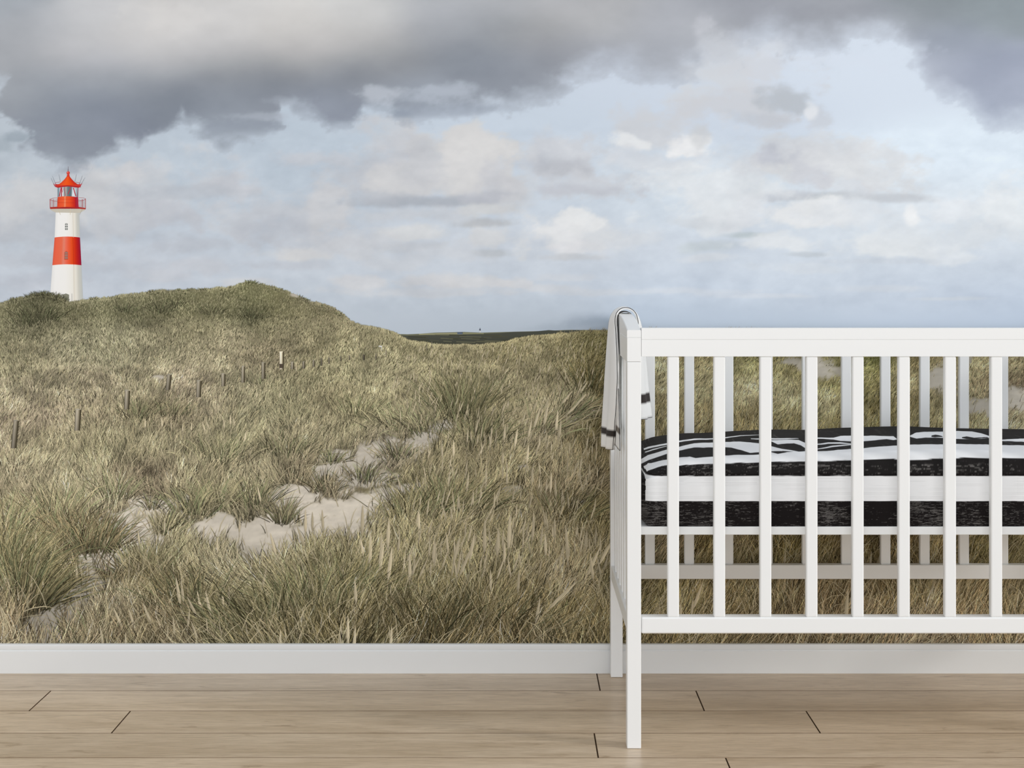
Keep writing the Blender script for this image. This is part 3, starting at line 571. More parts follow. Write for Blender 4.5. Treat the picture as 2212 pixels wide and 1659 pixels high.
for (cu, cv, sp, n, ln_, le) in TUSS:
    n = int(n*.75)
    u = cu+rg.normal(0, sp*.5, n); v = cv+rg.normal(0, sp*.16, n)+np.abs(u-cu)*-.12
    ang = le+(u-cu)/sp*.75+rg.normal(0, .2, n); bend = np.sign(ang)*np.abs(rg.normal(.22, .25, n))
    S = ln_*rg.uniform(.5, 1.15, n); wd = np.interp(v, [600, 750, 900, 1100, 1390], [.9, 1.0, 1.2, 1.35, 1.7])*rg.uniform(.55, 1.2, n)
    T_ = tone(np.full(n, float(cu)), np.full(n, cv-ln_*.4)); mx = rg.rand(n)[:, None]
    dkn = .78 if (ln_ < 30) else 1.0
    c1 = (T_*1.12*(1-.35*mx)+STRAW*.35*mx)*rg.normal(1.0, .2, n)[:, None]*dkn
    c1 = np.where((rg.rand(n) < .3)[:, None], GREEN*T_.mean(1, keepdims=True)/112*rg.normal(1, .15, n)[:, None], c1)
    c1 = np.where((rg.rand(n) < .22)[:, None], T_*rg.uniform(.45, .7, n)[:, None], c1)
    blades(u, np.maximum(v, ridge(u)+2), ang, S, wd, bend, c1*.55, c1, lay(np.full(n, float(min(cv, 1400))))+rg.uniform(0, 8e-5, n))
# long pale stray straws in the foreground
n = 3600; v = rg.uniform(900, 1440, n); u = rg.uniform(U0, U1, n); sm_, _ = sandmask(u, v); k = rg.rand(n) > sm_*.8; u, v = u[k], v[k]; n = len(u)
ang = rg.normal(.28, .5, n); S = size(v)*rg.uniform(.9, 1.5, n)
c1 = STRAW*rg.uniform(.78, 1.05, n)[:, None]
blades(u, v, ang, S, np.interp(v, [900, 1390], [1.0, 1.8])*rg.uniform(.7, 1.2, n), np.sign(ang)*rg.uniform(0, .7, n), c1*.8, c1, lay(v)+8e-5)
# pale fine straws farther up
n = 5000; v = rg.uniform(740, 1000, n); u = rg.uniform(U0, U1, n); sm_, _ = sandmask(u, v); k = rg.rand(n) > sm_*.8; u, v = u[k], v[k]; v = np.maximum(v, ridge(u)+8); n = len(u)
ang = rg.normal(.2, .3, n)
c1 = np.array([196, 184, 146.])*rg.uniform(.85, 1.05, n)[:, None]
blades(u, v, ang, size(v)*rg.uniform(.7, 1.1, n), np.full(n, 1.1), rg.normal(.1, .2, n), c1*.85, c1, lay(v)+8e-5)
wu = np.concatenate([rg.uniform(1400, 1420, 10), rg.uniform(1570, 1625, 34), rg.uniform(1200, 1320, 90)]); n = len(wu)
c1 = np.array([176, 164, 128.])*rg.uniform(.8, 1.1, n)[:, None]
blades(wu, np.maximum(ridge(wu)+2, 0), rg.normal(.25, .35, n), rg.uniform(7, 15, n), np.full(n, .9), rg.normal(.2, .2, n), c1*.8, c1, lay(np.full(n, 760.)))
P = np.concatenate(BV); order = [np.concatenate(BQ), np.concatenate(BT)]
me = np_mesh('printed_grass', P, order, albedo(np.concatenate(BC)))
tag(link('printed_grass', me, M_ink, mural), 'printed marram grass', kind='stuff')

# ---- seed heads (spikes on stems)
SH = []
heads = [(783,1090,62,.02),(800,1150,70,.03),(824,1150,62,.0),(843,1180,70,.12),(862,1150,40,.1),(905,1100,44,0),(838,1130,54,.02),(822,1172,56,.06),(1047,1122,70,.02),(1100,1110,74,.04),(1152,1115,52,.1),(1198,1118,46,.0),(1224,1135,60,-.08),(1170,1135,44,.12),(1178,1150,50,-.04),
 (985,1163,56,.22),(1020,1150,60,.18),(1005,1185,60,.42),(992,1190,50,.15),(1075,1140,60,.05),(1090,1170,46,.02),(966,1150,44,-.1),(937,1165,50,.05),(885,1195,56,.0),(825,1170,60,.15),(782,1160,40,-.15),(840,1120,50,0),(768,1250,56,-.05),(752,1330,60,.0),(737,1352,60,.02),(766,1352,60,.06),(845,1352,60,.05),
 (1010,1020,44,.1),(1050,1010,44,.06),(1095,1010,36,0),(1150,1012,34,.1),(1190,1020,44,.05),(1200,1035,40,-.05),(1310,1160,60,.5),(1283,1178,66,.42),(1278,1195,56,-.12),(1216,1245,80,.8),(1162,1290,60,.15),(1120,1230,50,.05),(1060,1230,44,0),
 (1180,868,50,.2),(1160,880,44,.3),(1203,885,44,.1),(1240,860,40,.8),(1225,840,36,.7),(1262,820,30,.6),(1255,845,36,.75),(1210,905,40,.1),(1145,905,40,.2),(1090,915,36,.1),(1060,930,36,.1),(1115,925,40,.15),(1140,960,40,.1),(955,955,34,-.05),(980,950,36,0),(1030,905,30,.2),(1010,925,30,.05),
 (350,900,22,-.02),(314,904,20,0),(370,910,18,0),(498,895,22,-.02),(505,900,20,-.15),(484,906,18,0),(530,930,24,.2),(414,912,18,.1),(395,915,16,0),(440,910,22,-.3),(448,905,22,-.35),(560,1050,34,-.2),(605,845,14,0),(640,790,12,0),(555,845,14,.05),
 (385,1245,60,-.15),(394,1250,50,-.1),(318,1300,50,-.35),(285,1312,48,-.3),(255,1310,48,-.4),(415,1285,50,-.45),(430,1275,40,-.2),(450,1275,56,-.2),(482,1275,40,-.05),(495,1265,40,.0),(376,1330,40,-.1),(420,1340,40,-.35),(408,1315,40,.1),(220,1350,46,-.15),(272,1365,40,0),(175,1210,34,-.1),(166,1214,36,-.05),(300,1145,30,-.1),(78,1150,36,0),(356,1120,30,.05),(572,1222,46,.2),(605,1360,60,.05),(518,1115,34,.05),(650,1135,46,-.35),(590,1150,50,-.25),(660,1100,50,0),(675,1105,40,0),(697,1100,44,-.05),(470,1160,34,0),(440,1135,30,.1),
 (1495,1290,40,.1),(1470,1300,60,0),(1508,1255,60,.35),(1412,930,30,.3),(1420,925,30,.1),(1695,1190,30,.1),(1880,1190,40,.1),(1900,1180,50,.3),(1829,1270,70,.08),(1736,1310,50,.1)]
for u_, v_, l_, a_ in heads: SH.append((u_, v_+l_*.5, l_, a_, 1))
for i in range(240):
    u_ = rg.uniform(860, 1320); v_ = rg.uniform(900, 1230); SH.append((u_, v_, np.interp(v_, [900, 1230], [22, 46])*rg.uniform(.7, 1.1), rg.normal(.12, .16), .8))
for i in range(220):
    u_ = rg.uniform(850, 1330); v_ = max(rg.uniform(740, 900), float(ridge(u_))+8); SH.append((u_, v_, np.interp(v_, [720, 900], [12, 26])*rg.uniform(.7, 1.1), rg.normal(.25, .2), .7))
for i in range(130):
    u_ = rg.uniform(0, 900); v_ = rg.uniform(900, 1380); SH.append((u_, v_, size(v_)*.38, rg.normal(-.02, .16), .6))
SH.sort(key=lambda s: s[1])
hp = []; HV = []; HC = []; HF = []; hn = 0
for (u_, v_, l_, a_, st) in SH:
    if sandmask(np.array([u_]), np.array([v_+l_]))[0][0] > .9 and st < 1: continue
    w_ = (l_*.10+1.1)*(1 if st >= 1 else .72); c = np.array([212, 199, 168.])*(.86+.2*rg.rand())*(.93 if st < 1 else 1)
    if v_ < 1000: c = c*1.02
    sn, cs_ = math.sin(a_), math.cos(a_)
    prof_ = [(-2.3, .12), (-.9, .16), (-.02, .2), (.06, .62), (.25, 1), (.5, .92), (.75, .6), (.92, .3), (1.0, .05)]
    for (t, w) in prof_:
        bx, by = u_+sn*l_*(t-.5), v_-cs_*l_*(t-.5)
        if t < 0: bx += -sn*0*t
        for s in (-1, 1):
            HV.append((bx+cs_*w_*w*s*.5, min(by+sn*w_*w*s*.5, V1), lay(min(v_+l_*.8, 1400))+1.1e-4)); k = (1.08 if s > 0 else .88) if t >= 0 else .9
            HC.append(c*k*(.92 if t < .2 else 1))
    for j in range(len(prof_)-1):
        i0 = hn+j*2; HF.append((i0, i0+1, i0+3, i0+2))
    hn += len(prof_)*2
H_ = np.array(HV)
me = np_mesh('printed_seed_heads', wallpt(H_[:, 0], H_[:, 1], H_[:, 2]), [np.array(HF)], albedo(np.array(HC)))
tag(link('printed_seed_heads', me, M_ink, mural), 'printed pale seed heads of the dune grass', kind='stuff')

# ---- fence posts in the dunes
def post(u, vt, vb, w, lean=0., light=1., cap=False):
    n = 6; out = []
    rp = [(0,92,86,72),(.3,158,151,136),(.6,146,138,120),(1,78,72,58)]
    rp = np.array(rp, float)
    for i in range(n):
        a_, b_ = i/n, (i+1)/n
        f = lambda t, k: np.array([np.interp(t, rp[:, 0], rp[:, j]) for j in (1, 2, 3)])*light*k*1.22
        x = lambda t, v: u+(t-.5)*w+lean*(vb-v)
        out.append(([(x(a_, vt), vt), (x(b_, vt), vt), (x(b_, vb), vb), (x(a_, vb), vb)], [f(a_, 1.05), f(b_, 1.05), f(b_, .82), f(a_, .82)]))
    out.append((line((u+w*.6, vb), (u+w*.6+lean*(vb-vt), vt+1), w*.28), tuple(np.array([74, 68, 52.]))))
    out.append((ell(u+lean*(vb-vt), vt, w/2, w*.16, 10), tuple(np.array([176, 170, 152])*light)))
    if cap: out.append((line((u, vb-12), (u, vb-3), w), (84, 74, 64)))
    poly_mesh('printed_fence_post', out, lay(vb+70)+6e-5, mural)
for p in ((29,908,968,10,.09,.86),(166,884,930,10.5,.05,1.0),(273,843,884,9.5,.04,.95),(362,809,842,8.5,.10,.86),(428,822,858,9,.04,.92),(482,807,834,7.5,0,.95),(524.5,791,826,6.5,.02,.95),(568.5,783,818,7,.0,.9),
          (607.5,760,798,8,0,1.35,True),(631.5,782,797,6,0,.95),(656,781,796,5,0,.85),(677.5,778,792,4,0,.85),(694.5,774,790,3,0,.7),(711,772,786,2.5,0,.8),(736,770,780,2.2,0,.7),(755,768,778,2.2,0,.75),(786,766,778,3.4,0,.55),(812,764,778,2.2,0,.8),(834,756,772,1.8,0,.9),(922,742,757,1.4,0,.85),(933,738,752,1.2,0,.85)):
    post(*p)
poly_mesh('printed_sign', [(line((818,748),(825.5,748),2.4),(226,226,222)), (line((824,748),(824,757),1.6),(206,206,200)), (line((819,748),(819,757),1.0),(120,116,100))], lay(762)+6e-5, mural, 'small white sign in the dunes')
# ------------------------------------------------------------------ the cot
Y0, Y1 = 3.600, 4.2590             # front and back of the cot
XL, XR = .2324, 1.4935             # outer faces of the two end panels
PWX = .0295; PD = .038
RZ0, RZ1 = .2410, .2756            # lower rails
cot = empty('baby_cot', ((XL+XR)/2, (Y0+Y1)/2, 0))
tag(cot, 'white painted slatted wooden baby cot standing against the mural wall', 'cot')
for x in (XL, XR-PWX):
    for y in (Y0, Y1-PD):
        box_obj('leg', (x, x+PWX, y, y+PD, 0.0005, .8113), M_white, cot, .0018)
    box_obj('end_top_rail', (x, x+PWX, Y0, Y1, .8117, .8624), M_white, cot, .0009)
    box_obj('end_lower_rail', (x+.001, x+PWX-.001, Y0+PD, Y1-PD, RZ0, RZ1), M_white, cot, .0018)
    # arched cap rail
    bm = bmesh.new(); ring = []
    L_ = Y1-Y0; n = 28
    for i in range(n+1):
        y = Y0+L_*i/n; t = (y-Y0)/L_*2-1; z = .8780+.026*(1-t*t)
        r_ = []
        bv = .0016
        for (px, pz) in ((x, .8626), (x+PWX, .8626), (x+PWX, z-bv), (x+PWX-bv, z), (x+bv, z), (x, z-bv)): r_.append(bm.verts.new((px-cot.location.x, y-cot.location.y, pz)))
        ring.append(r_)
    for a, b_ in zip(ring[:-1], ring[1:]):
        for k in range(6): bm.faces.new((a[k], a[(k+1) % 6], b_[(k+1) % 6], b_[k]))
    bm.faces.new(ring[0][::-1]); bm.faces.new(ring[-1])
    bmesh.ops.recalc_face_normals(bm, faces=bm.faces[:])
    me = bpy.data.meshes.new('end_cap_rail'); bm.to_mesh(me); bm.free(); me.materials.append(M_white)
    o = bpy.data.objects.new('end_cap_rail', me); col.objects.link(o); o.parent = cot
XA, XB = XL+PWX+.0008, XR-PWX-.0008
box_obj('top_rail', (XA, XB, Y0+.002, Y0+.036, .8223, .8579), M_white, cot, .0006)
box_obj('top_rail_cap', (XA, XB, Y0+.002, Y0+.036, .8580, .8819), M_white, cot, .0007)
box_obj('lower_rail', (XA, XB, Y0+.002, Y0+.038, RZ0, RZ1), M_white, cot, .0036)
box_obj('top_rail', (XA, XB, Y1-.036, Y1-.002, .8223, .8560), M_white, cot, .0018)
box_obj('lower_rail', (XA, XB, Y1-.032, Y1-.002, RZ0, RZ1), M_white, cot, .0018)
# slats: one bar, copied
def slat(o, dx, dy):
    c = o.copy(); col.objects.link(c); c.parent = cot; c.location = (o.location.x+dx, o.location.y+dy, o.location.z); return c
NS = 12
s0 = box_obj('slat', (.3298-.0121, .3298+.0121, Y0+.0035, Y0+.0215, RZ1-.0005, .8226), M_white, cot, .0030)
for i in range(1, NS): slat(s0, .09690*i, 0)
sb = box_obj('slat', (.3303-.0121, .3303+.0121, Y1-.022, Y1-.004, RZ1-.0005, .8226), M_white, cot, .0030)
for i in range(1, NS): slat(sb, .09690*i, 0)
gap = (Y1-Y0-2*PD)/7
for x in (XL, XR-PWX):
    for i in range(6):
        yc = Y0+PD+gap*(i+1)
        if i == 0: e0 = box_obj('slat', (x+.0055, x+.0235, yc-.0121, yc+.0121, RZ1-.0005, .8121), M_white, cot, .0030)
        else: slat(e0, 0, gap*i)
# bed base
box_obj('bed_base', (XL+PWX+.001, XR-PWX-.001, Y0+.0395, Y1-.0335, .4425, .4600), M_white, cot, .0018)

# ------------------------------------------------------------------ mattress in a black and white brush-stroke sheet
MX0, MX1, MY0, MY1 = XL+PWX+.0035, XR-PWX-.0035, Y0+.0425, Y1-.036
ZB, ZT = .4604, .6060
nx = 1500
# profile parameter s: 0 bottom front edge -> up the side -> over the top -> down the back
def mattress():
    xs = np.linspace(0, 1, nx)
    xs = MX0+(MX1-MX0)*xs
    R_ = .040; D = MY1-MY0
    side = ZT-ZB-R_; arc = R_*math.pi/2; flat = D-2*R_
    S = side*2+arc*2+flat
    s = np.concatenate([np.linspace(0, side, 130, endpoint=False), side+np.linspace(0, arc, 30, endpoint=False), side+arc+np.linspace(0, flat, 130, endpoint=False), side+arc+flat+np.linspace(0, arc, 20, endpoint=False), side+arc*2+flat+np.linspace(0, side, 30)])
    y = np.empty_like(s); z = np.empty_like(s)
    a = s < side; y[a] = MY0; z[a] = ZB+s[a]
    a = (s >= side) & (s < side+arc); t = (s[a]-side)/R_; y[a] = MY0+R_-R_*np.cos(t); z[a] = ZT-R_+R_*np.sin(t)
    a = (s >= side+arc) & (s < side+arc+flat); y[a] = MY0+R_+(s[a]-side-arc); z[a] = ZT
    a = (s >= side+arc+flat) & (s < side+2*arc+flat); t = (s[a]-side-arc-flat)/R_; y[a] = MY1-R_+R_*np.sin(t); z[a] = ZT-R_+R_*np.cos(t)
    a = s >= side+2*arc+flat; y[a] = MY1; z[a] = ZT-R_-(s[a]-side-2*arc-flat)
    X, Sg = np.meshgrid(xs, s); Y = np.broadcast_to(y[:, None], X.shape).copy(); Z = np.broadcast_to(z[:, None], X.shape).copy()
    top = sstep(ZB+.09, ZT, Z)
    # rounded ends, seen from above and in profile
    ex = np.minimum(X-MX0, MX1-X)
    rc = .030; k = np.clip(1-ex/rc, 0, 1); ins = rc*(1-np.sqrt(np.clip(1-k*k, 0, 1)))
    cy = (MY0+MY1)/2; hy = (MY1-MY0)/2; Y = cy+(Y-cy)*(1-ins/hy)
    k2 = np.clip(1-ex/.16, 0, 1); Z -= top*.030*k2**2.0
    k3 = np.clip(1-ex/.022, 0, 1); Z = np.where(top > .3, Z-.030*k3**2*top, Z)
    k4 = np.clip(1-ex/.014, 0, 1)*np.clip(1-(Z-ZB)/.03, 0, 1); Z = Z+k4*.014
    # crown and soft waves of the top
    yy = (Y-cy)/hy; crown = np.clip(1-yy*yy, 0, 1)
    prof_x = np.interp(X, [.27, .33, .45, .52, .60, .70, .78, .88, .95, 1.05, 1.15, 1.3, 1.46], [-.010, -.003, -.003, .001, .005, .005, .009, .013, .014, .010, .008, .004, -.006])
    Z += top*(prof_x+.006*crown)+top*.0018*fbm(X*1000, Y*1000, 160, 3, 801)
    # slight bulges of the side
    side_m = (1-top)*np.where(Y < cy, 1, -1); Y = Y-side_m*.0012*fbm(X*1000, Z*1000, 120, 3, 811)
    V_ = np.stack([X, Y, Z], -1)
    # ---- print, in photo-like strokes laid over the cloth: U along the cot (1 = 1 mm-ish), T = height/depth coordinate
    U = X*1000; 
    # T runs down from the far edge of the top (0) to the near edge (1), then on down the side in metres
    tt = (MY1-Y)/(MY1-MY0)
    return X, Y, Z, V_, U, tt, top, s, side
X, Y, Z, V_, U, tt, top, s_, side_ = mattress()
# strokes are laid on the flat sheet in (length, height seen over the near edge)
du = U+0.0
wob = fbm(U, tt*60, 28, 3, 821)*1.6
uu_ = VX+X*F/Y; vv_ = VY+(EYE-Z)*F/Y+wob*.7      # the sheet's print coordinates
blk = np.zeros(X.shape)                          # 1 = black ink
def between(lo, hi):
    a = np.interp(uu_, [p[0] for p in lo], [p[1] for p in lo]); b2 = np.interp(uu_, [p[0] for p in hi], [p[1] for p in hi])
    inside = (uu_ >= lo[0][0]) & (uu_ <= lo[-1][0])
    return np.where(inside, sstep(a-.5, a+.5, vv_)*sstep(b2+.5, b2-.5, vv_), 0)
blk = (Y < 9)*1.0*0
# base: everything on the top is black, white strokes painted over
blk[:] = 1
def white(lo, hi):
    global blk
    blk = blk*(1-between(lo, hi))
def black(lo, hi):
    global blk
    blk = np.maximum(blk, between(lo, hi))
# long white stroke along the near edge of the top
white([(1385,1016),(1400,1000),(1440,1001),(1470,992),(1560,984),(1640,982),(1680,982),(1740,975),(1800,973),(1865,968),(1940,962),(2000,960),(2070,959),(2212,962),(2700,966)],
      [(1385,1032),(1400,1014),(1440,1000.5),(1470,1004),(1560,1001),(1640,999),(1680,998),(1740,996),(1800,995),(1865,993),(1920,991),(1990,994),(2030,990),(2110,989),(2212,990),(2700,992)])
white([(1385,1010),(1400,1002),(1430,994),(1442,992)], [(1385,1032),(1400,1016),(1430,1006),(1442,1004)])
white([(1442,992),(1466,988),(1490,986),(1506,990),(1518,994),(1560,989)], [(1442,1003),(1466,1006),(1490,1001),(1506,1000),(1518,999.5),(1560,1001)])
# second arc
white([(1385,992),(1400,983),(1440,971),(1466,965),(1500,958),(1560,954),(1600,954),(1640,958),(1690,970),(1740,977)],
      [(1385,1002),(1400,994),(1440,980),(1466,973),(1500,967),(1560,965.5),(1580,967),(1600,972),(1620,978),(1640,977),(1690,974),(1740,978)])
# outer thin arcs
white([(1385,971),(1400,965),(1440,957),(1466,952),(1500,948),(1540,946),(1562,945.5)], [(1385,974),(1400,969),(1440,960.5),(1466,955),(1500,951),(1540,948),(1562,948)])
white([(1385,979),(1410,970),(1440,963)], [(1385,981),(1410,972.5),(1440,964)])
white([(1560,945),(1600,940.5),(1640,939.5)], [(1560,947),(1600,942),(1640,940)])
# right of the middle
white([(1622,948),(1660,947.5),(1700,947),(1725,947.5)], [(1622,949),(1660,950.5),(1700,949),(1725,948)])
white([(1664,952),(1700,950),(1725,951),(1740,957),(1742,968)], [(1664,953),(1680,960),(1700,958),(1715,957.5),(1730,962),(1742,969)])
white([(1640,960),(1664,968),(1690,974)], [(1640,974),(1664,974),(1690,974.5)])
white([(1640,976),(1664,977),(1680,981),(1700,977),(1740,974)], [(1640,984),(1664,990),(1680,996),(1700,996),(1740,996)])
white([(1764,946),(1800,945),(1816,941),(1840,941),(1866,942),(1890,941),(1915,942),(1930,943),(1937,948)], [(1764,948),(1800,949),(1816,952),(1840,953),(1866,953),(1890,951.5),(1915,948),(1930,950),(1937,949)])
white([(1764,959),(1790,956),(1815,955),(1840,958)], [(1764,961),(1790,959),(1815,958.5),(1840,959)])
white([(1764,969),(1800,963),(1840,959)], [(1764,970),(1800,966),(1840,961)])
white([(1966,940),(1980,934),(2000,933),(2040,932),(2066,931.5),(2100,932),(2120,936),(2140,943)], [(1966,943),(1980,947),(2000,945),(2040,946),(2066,948),(2100,948),(2120,948),(2140,945)])
black([(2012,941),(2020,939),(2028,940),(2036,942)], [(2012,944),(2020,945),(2028,944),(2036,944)])
black([(2078,944),(2088,943),(2104,946),(2134,944)], [(2078,946),(2088,948),(2104,949),(2134,946)])
white([(2160,950),(2240,946),(2300,944),(2400,950)], [(2160,952),(2240,956),(2300,954),(2400,952)])
front = (Z < .5870) & (Y < (MY0+MY1)/2)
# front side: black, white band, black (band edges level); ends and back repeat it
bandtop, bandbot = .5665, .5140
bw = fbm(U, Z*1000, 16, 2, 831)*.0005
end = np.minimum(X-MX0, MX1-X)
band = sstep(bandtop+.0008, bandtop-.0002, Z+bw)*sstep(bandbot-.0008, bandbot+.0002, Z+bw)
cor = np.where(end < .010+.0015*fbm(U*0, Z*1000, 9, 2, 841), 0, 1)
isside = (Z < .5720)
blk = np.where(isside, 1-band*cor, blk)
blk = np.where((Y > (MY0+MY1)/2) & (Z < .585), 1-band, blk)
# woven scuffs where the ink is thin
sc1 = fbm(U, Z*1000*11, 13, 4, 851, .8)*1.15; patch = fbm(U, Z*1000, 60, 3, 861); wv = (np.sin(Z*1000*2*math.pi/1.9) > .3)
scuff = np.clip((sc1+patch*.45-.28+np.where((Z < .575) | ((Z > .566) & (Z < .592)), .05, -.10))*3.2, 0, 1)*np.where(isside | (Z < .592), 1, .25)*np.where(wv, 1, .55)
black_c = lin((30, 27, 27))[None, None, :]*np.ones(X.shape+(1,)); white_c = lin((247, 248, 249))[None, None, :]*np.ones(X.shape+(1,))
thread = (np.sin(Z*1000*2*math.pi/3.0) > .86)*np.clip(fbm(U, Z*1000*6, 60, 3, 871)*2+.35, 0, 1)*.16*isside
thread += (np.sin(U*2*math.pi/3.2) > .86)*np.clip(fbm(U, Z*1000, 50, 3, 881)*2-.25, 0, 1)*.12*isside
wc = white_c*(1-thread[..., None])
bc = black_c+(lin((150, 146, 142))-lin((38, 34, 34)))[None, None, :]*(scuff*.5)[..., None]
bc = bc+(lin((58, 57, 56))-lin((38, 34, 34)))*(~isside)[..., None]*.25
COL = bc*blk[..., None]+wc*(1-blk[..., None])
M_sheet, b = mat('printed_cotton_sheet', (200, 200, 200), .95, .06, 'ink')
b.inputs['Sheen Weight'].default_value = .02
nz = N(M_sheet, 'ShaderNodeTexNoise'); nz.inputs['Scale'].default_value = 500
bp = N(M_sheet, 'ShaderNodeBump'); bp.inputs['Strength'].default_value = .15; bp.inputs['Distance'].default_value = .001
L(M_sheet, nz.outputs['Fac'], bp.inputs['Height']); L(M_sheet, bp.outputs[0], b.inputs['Normal'])
nr = len(s_)
Vm = V_.reshape(-1, 3); Cm = COL.reshape(-1, 3)
# close the two ends and the bottom
lo = np.arange(nr)*nx; hi = lo+nx-1
cL = np.array([[MX0+.001, (MY0+MY1)/2, (ZB+ZT)/2], [MX1-.001, (MY0+MY1)/2, (ZB+ZT)/2]]); nV = len(Vm)
Vm = np.concatenate([Vm, cL]); Cm = np.concatenate([Cm, np.repeat(lin((38, 34, 34))[None], 2, 0)])
tri = np.concatenate([np.stack([lo[:-1], lo[1:], np.full(nr-1, nV)], 1), np.stack([hi[1:], hi[:-1], np.full(nr-1, nV+1)], 1),
                      np.array([[lo[0], nV, lo[-1]]]), np.array([[hi[0], hi[-1], nV+1]])])
bot = np.stack([np.arange(nx-1)+1, np.arange(nx-1), np.arange(nx-1)+(nr-1)*nx, np.arange(nx-1)+1+(nr-1)*nx], 1)
me = np_mesh('mattress', Vm, [np.concatenate([grid_faces(nx, nr), bot]), tri], Cm)
o = link('mattress', me, M_sheet, None, True)
tag(o, 'cot mattress in a black and white brush-stroke sheet lying inside the white cot', 'mattress')

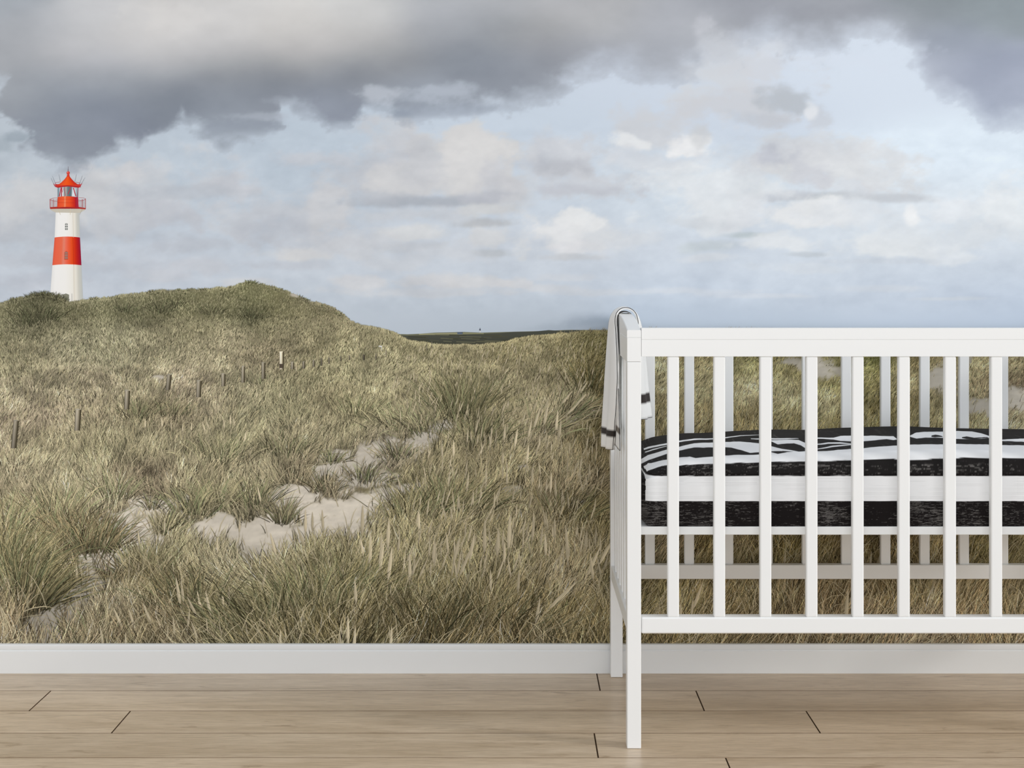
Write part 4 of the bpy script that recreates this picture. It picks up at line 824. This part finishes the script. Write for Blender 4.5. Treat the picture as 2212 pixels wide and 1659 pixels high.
# ------------------------------------------------------------------ folded blanket over the end panel
M_bl, b = mat('white_blanket_cloth', (244, 244, 242), .9, .1, 'ink')
b.inputs['Sheen Weight'].default_value = .1
M_pipe, b = mat('black_piping', (34, 32, 32), .8, .2)
def sheet(name, path, yfront, yback, stripe, parent, xback, ink_w=(243, 243, 241), flare=(0, 0), curl=0.0, thick=.0035, ny=22, stripe_c=(58, 52, 50)):
    """a strip of cloth: path = list of (x, z) from the outside hem over the rail to the inside hem; yfront/yback = per-point front and back edge"""
    P_ = np.array(path, float); d = np.r_[0, np.cumsum(np.hypot(*np.diff(P_, axis=0).T))]
    n = 110; t = np.linspace(0, d[-1], n)
    # smooth resample
    def sm(a):
        q = np.interp(t, d, a); kk = np.ones(5)/5; qq = np.convolve(np.pad(q, 2, mode='edge'), kk, 'valid'); qq[0], qq[-1] = q[0], q[-1]; return qq
    px, pz = sm(P_[:, 0]), sm(P_[:, 1]); yf, yb, xb = sm(np.array(yfront, float)), sm(np.array(yback, float)), sm(np.array(xback, float))
    g = np.linspace(0, 1, ny)
    Yg = yf[:, None]*(1-g)[None]+yb[:, None]*g[None]
    tx = np.gradient(px); tz = np.gradient(pz); l = np.hypot(tx, tz); nx_, nz_ = tz/l, -tx/l     # normal
    hang = np.clip((.86-pz)/.3, 0, 1)
    fold = np.sin(g*math.pi)*np.sin(g*math.pi*2.4+.3)[None]*hang[:, None]*curl
    sgn = np.where(px < .247, -1, 1)[:, None]
    Xg = px[:, None]+fold*sgn+xb[:, None]*(g[None]**.5)+np.zeros_like(Yg)
    Zg = pz[:, None]+np.zeros_like(Yg)
    if flare[0]: Zg = Zg+(g[None]*flare[0])*(np.clip((.75-pz)/.15, 0, 1)*(px < .247))[:, None]
    if flare[1]: Zg = Zg+(g[None]*flare[1])*(np.clip((.75-pz)/.15, 0, 1)*(px > .247))[:, None]
    V1_ = np.stack([Xg, Yg, Zg], -1)
    nrm = np.stack([nx_, np.zeros_like(nx_), nz_], -1)[:, None, :]
    V2_ = V1_-nrm*thick
    C_ = np.ones(V1_.shape)*lin(ink_w)
    for (a0, a1) in stripe:
        mask = (t >= a0) & (t <= a1) if a0 >= 0 else (t >= d[-1]+a0) & (t <= d[-1]+a1)
        C_[mask] = lin(stripe_c)
    Vs = np.concatenate([V1_.reshape(-1, 3), V2_.reshape(-1, 3)]); Cs = np.concatenate([C_.reshape(-1, 3)]*2)
    gf = grid_faces(ny, n); off = n*ny
    fs = [gf, gf[:, ::-1]+off]
    i = np.arange(n-1)*ny; fs.append(np.stack([i, i+ny, i+ny+off, i+off], 1)); j = i+ny-1; fs.append(np.stack([j+ny, j, j+off, j+ny+off], 1))
    i = np.arange(ny-1); fs.append(np.stack([i+1, i, i+off, i+1+off], 1)); j = i+(n-1)*ny; fs.append(np.stack([j, j+1, j+1+off, j+off], 1))
    me = np_mesh(name, Vs-np.array(parent.location), [np.concatenate(fs)], Cs)
    o = bpy.data.objects.new(name, me); col.objects.link(o); me.materials.append(M_bl); o.parent = parent
    me.polygons.foreach_set('use_smooth', np.ones(len(me.polygons), dtype=bool))
    # piping along the inner edge
    w1, w2 = .12, .88
    loop = [V1_[k, 0]*w1+V2_[k, 0]*w2 for k in range(n)]+[V1_[-1, k]*w1+V2_[-1, k]*w2 for k in range(1, ny)]+[V1_[n-1-k, -1]*w1+V2_[n-1-k, -1]*w2 for k in range(1, n)]+[V1_[0, ny-1-k]*w1+V2_[0, ny-1-k]*w2 for k in range(1, ny-1)]
    cu = bpy.data.curves.new('piping', 'CURVE'); cu.dimensions = '3D'; sp = cu.splines.new('POLY'); sp.points.add(len(loop)-1)
    for k, p in enumerate(loop): sp.points[k].co = (*(p-np.array(parent.location)), 1)
    sp.use_cyclic_u = True; cu.bevel_depth = .0007; cu.bevel_resolution = 2
    oc = bpy.data.objects.new('tmp', cu); col.objects.link(oc)
    dg = bpy.context.evaluated_depsgraph_get(); mp = bpy.data.meshes.new_from_object(oc.evaluated_get(dg)); bpy.data.objects.remove(oc)
    mp.name = 'piping'; mp.materials.clear(); mp.materials.append(M_pipe)
    pp = bpy.data.objects.new('piping', mp); col.objects.link(pp); pp.parent = o
    return o
bl = empty('blanket', (.247, 3.99, .905))
tag(bl, 'folded white blanket with dark stripes and thin black piping hanging over the cot end panel', 'blanket')
cx = XL+PWX/2
out = XL-.006; inn = XL+PWX+.006
ztop = .9085
BY = [3.905]
E_ = XL+PWX
pathA = [(XL-.010, .596), (XL-.008, .64), (XL-.005, .70), (XL-.003, .76), (XL-.003, .82), (XL-.004, .870), (XL-.0055, .893), (XL-.0015, .9085), (cx-.007, .9145), (cx+.007, .9145), (E_+.003, .9095), (E_+.010, .893), (E_+.011, .865), (E_+.011, .81), (E_+.011, .72), (E_+.012, .663)]
yfA = [3.885, 3.86, 3.835, 3.825, 3.84, 3.875, 3.885, 3.885, 3.885, 3.885, 3.885, 3.887, 3.89, 3.90, 3.90, 3.90]
ybA = [3.96]*6+[3.97]*10
xbA = [-.022, -.0235, -.0225, -.021, -.017, -.012, -.007, -.002, 0, 0, .003, .0085, .015, .022, .030, .036]
sheet('outer_layer', pathA, yfA, ybA, [(.030, .046), (-.056, -.038)], bl, xbA, curl=.007, thick=.0048)
pathB = [(XL-.0035, .6075), (XL-.0035, .70), (XL-.0022, .78), (XL-.0018, .84), (XL-.0018, .885), (XL-.0006, .9025), (cx-.007, .9075), (cx+.007, .9075), (E_+.0006, .9025), (E_+.0018, .885), (E_+.0040, .82), (E_+.006, .74)]
yfB = [3.765, 3.80, 3.86]+[3.89]*9
ybB = [3.94]*12
sheet('under_layer', pathB, yfB, ybB, [(.035, .048)], bl, [-.004, -.002]+[0]*6+[.001,.003,.006,.009], curl=.0, thick=.0016, stripe_c=(110, 100, 90))
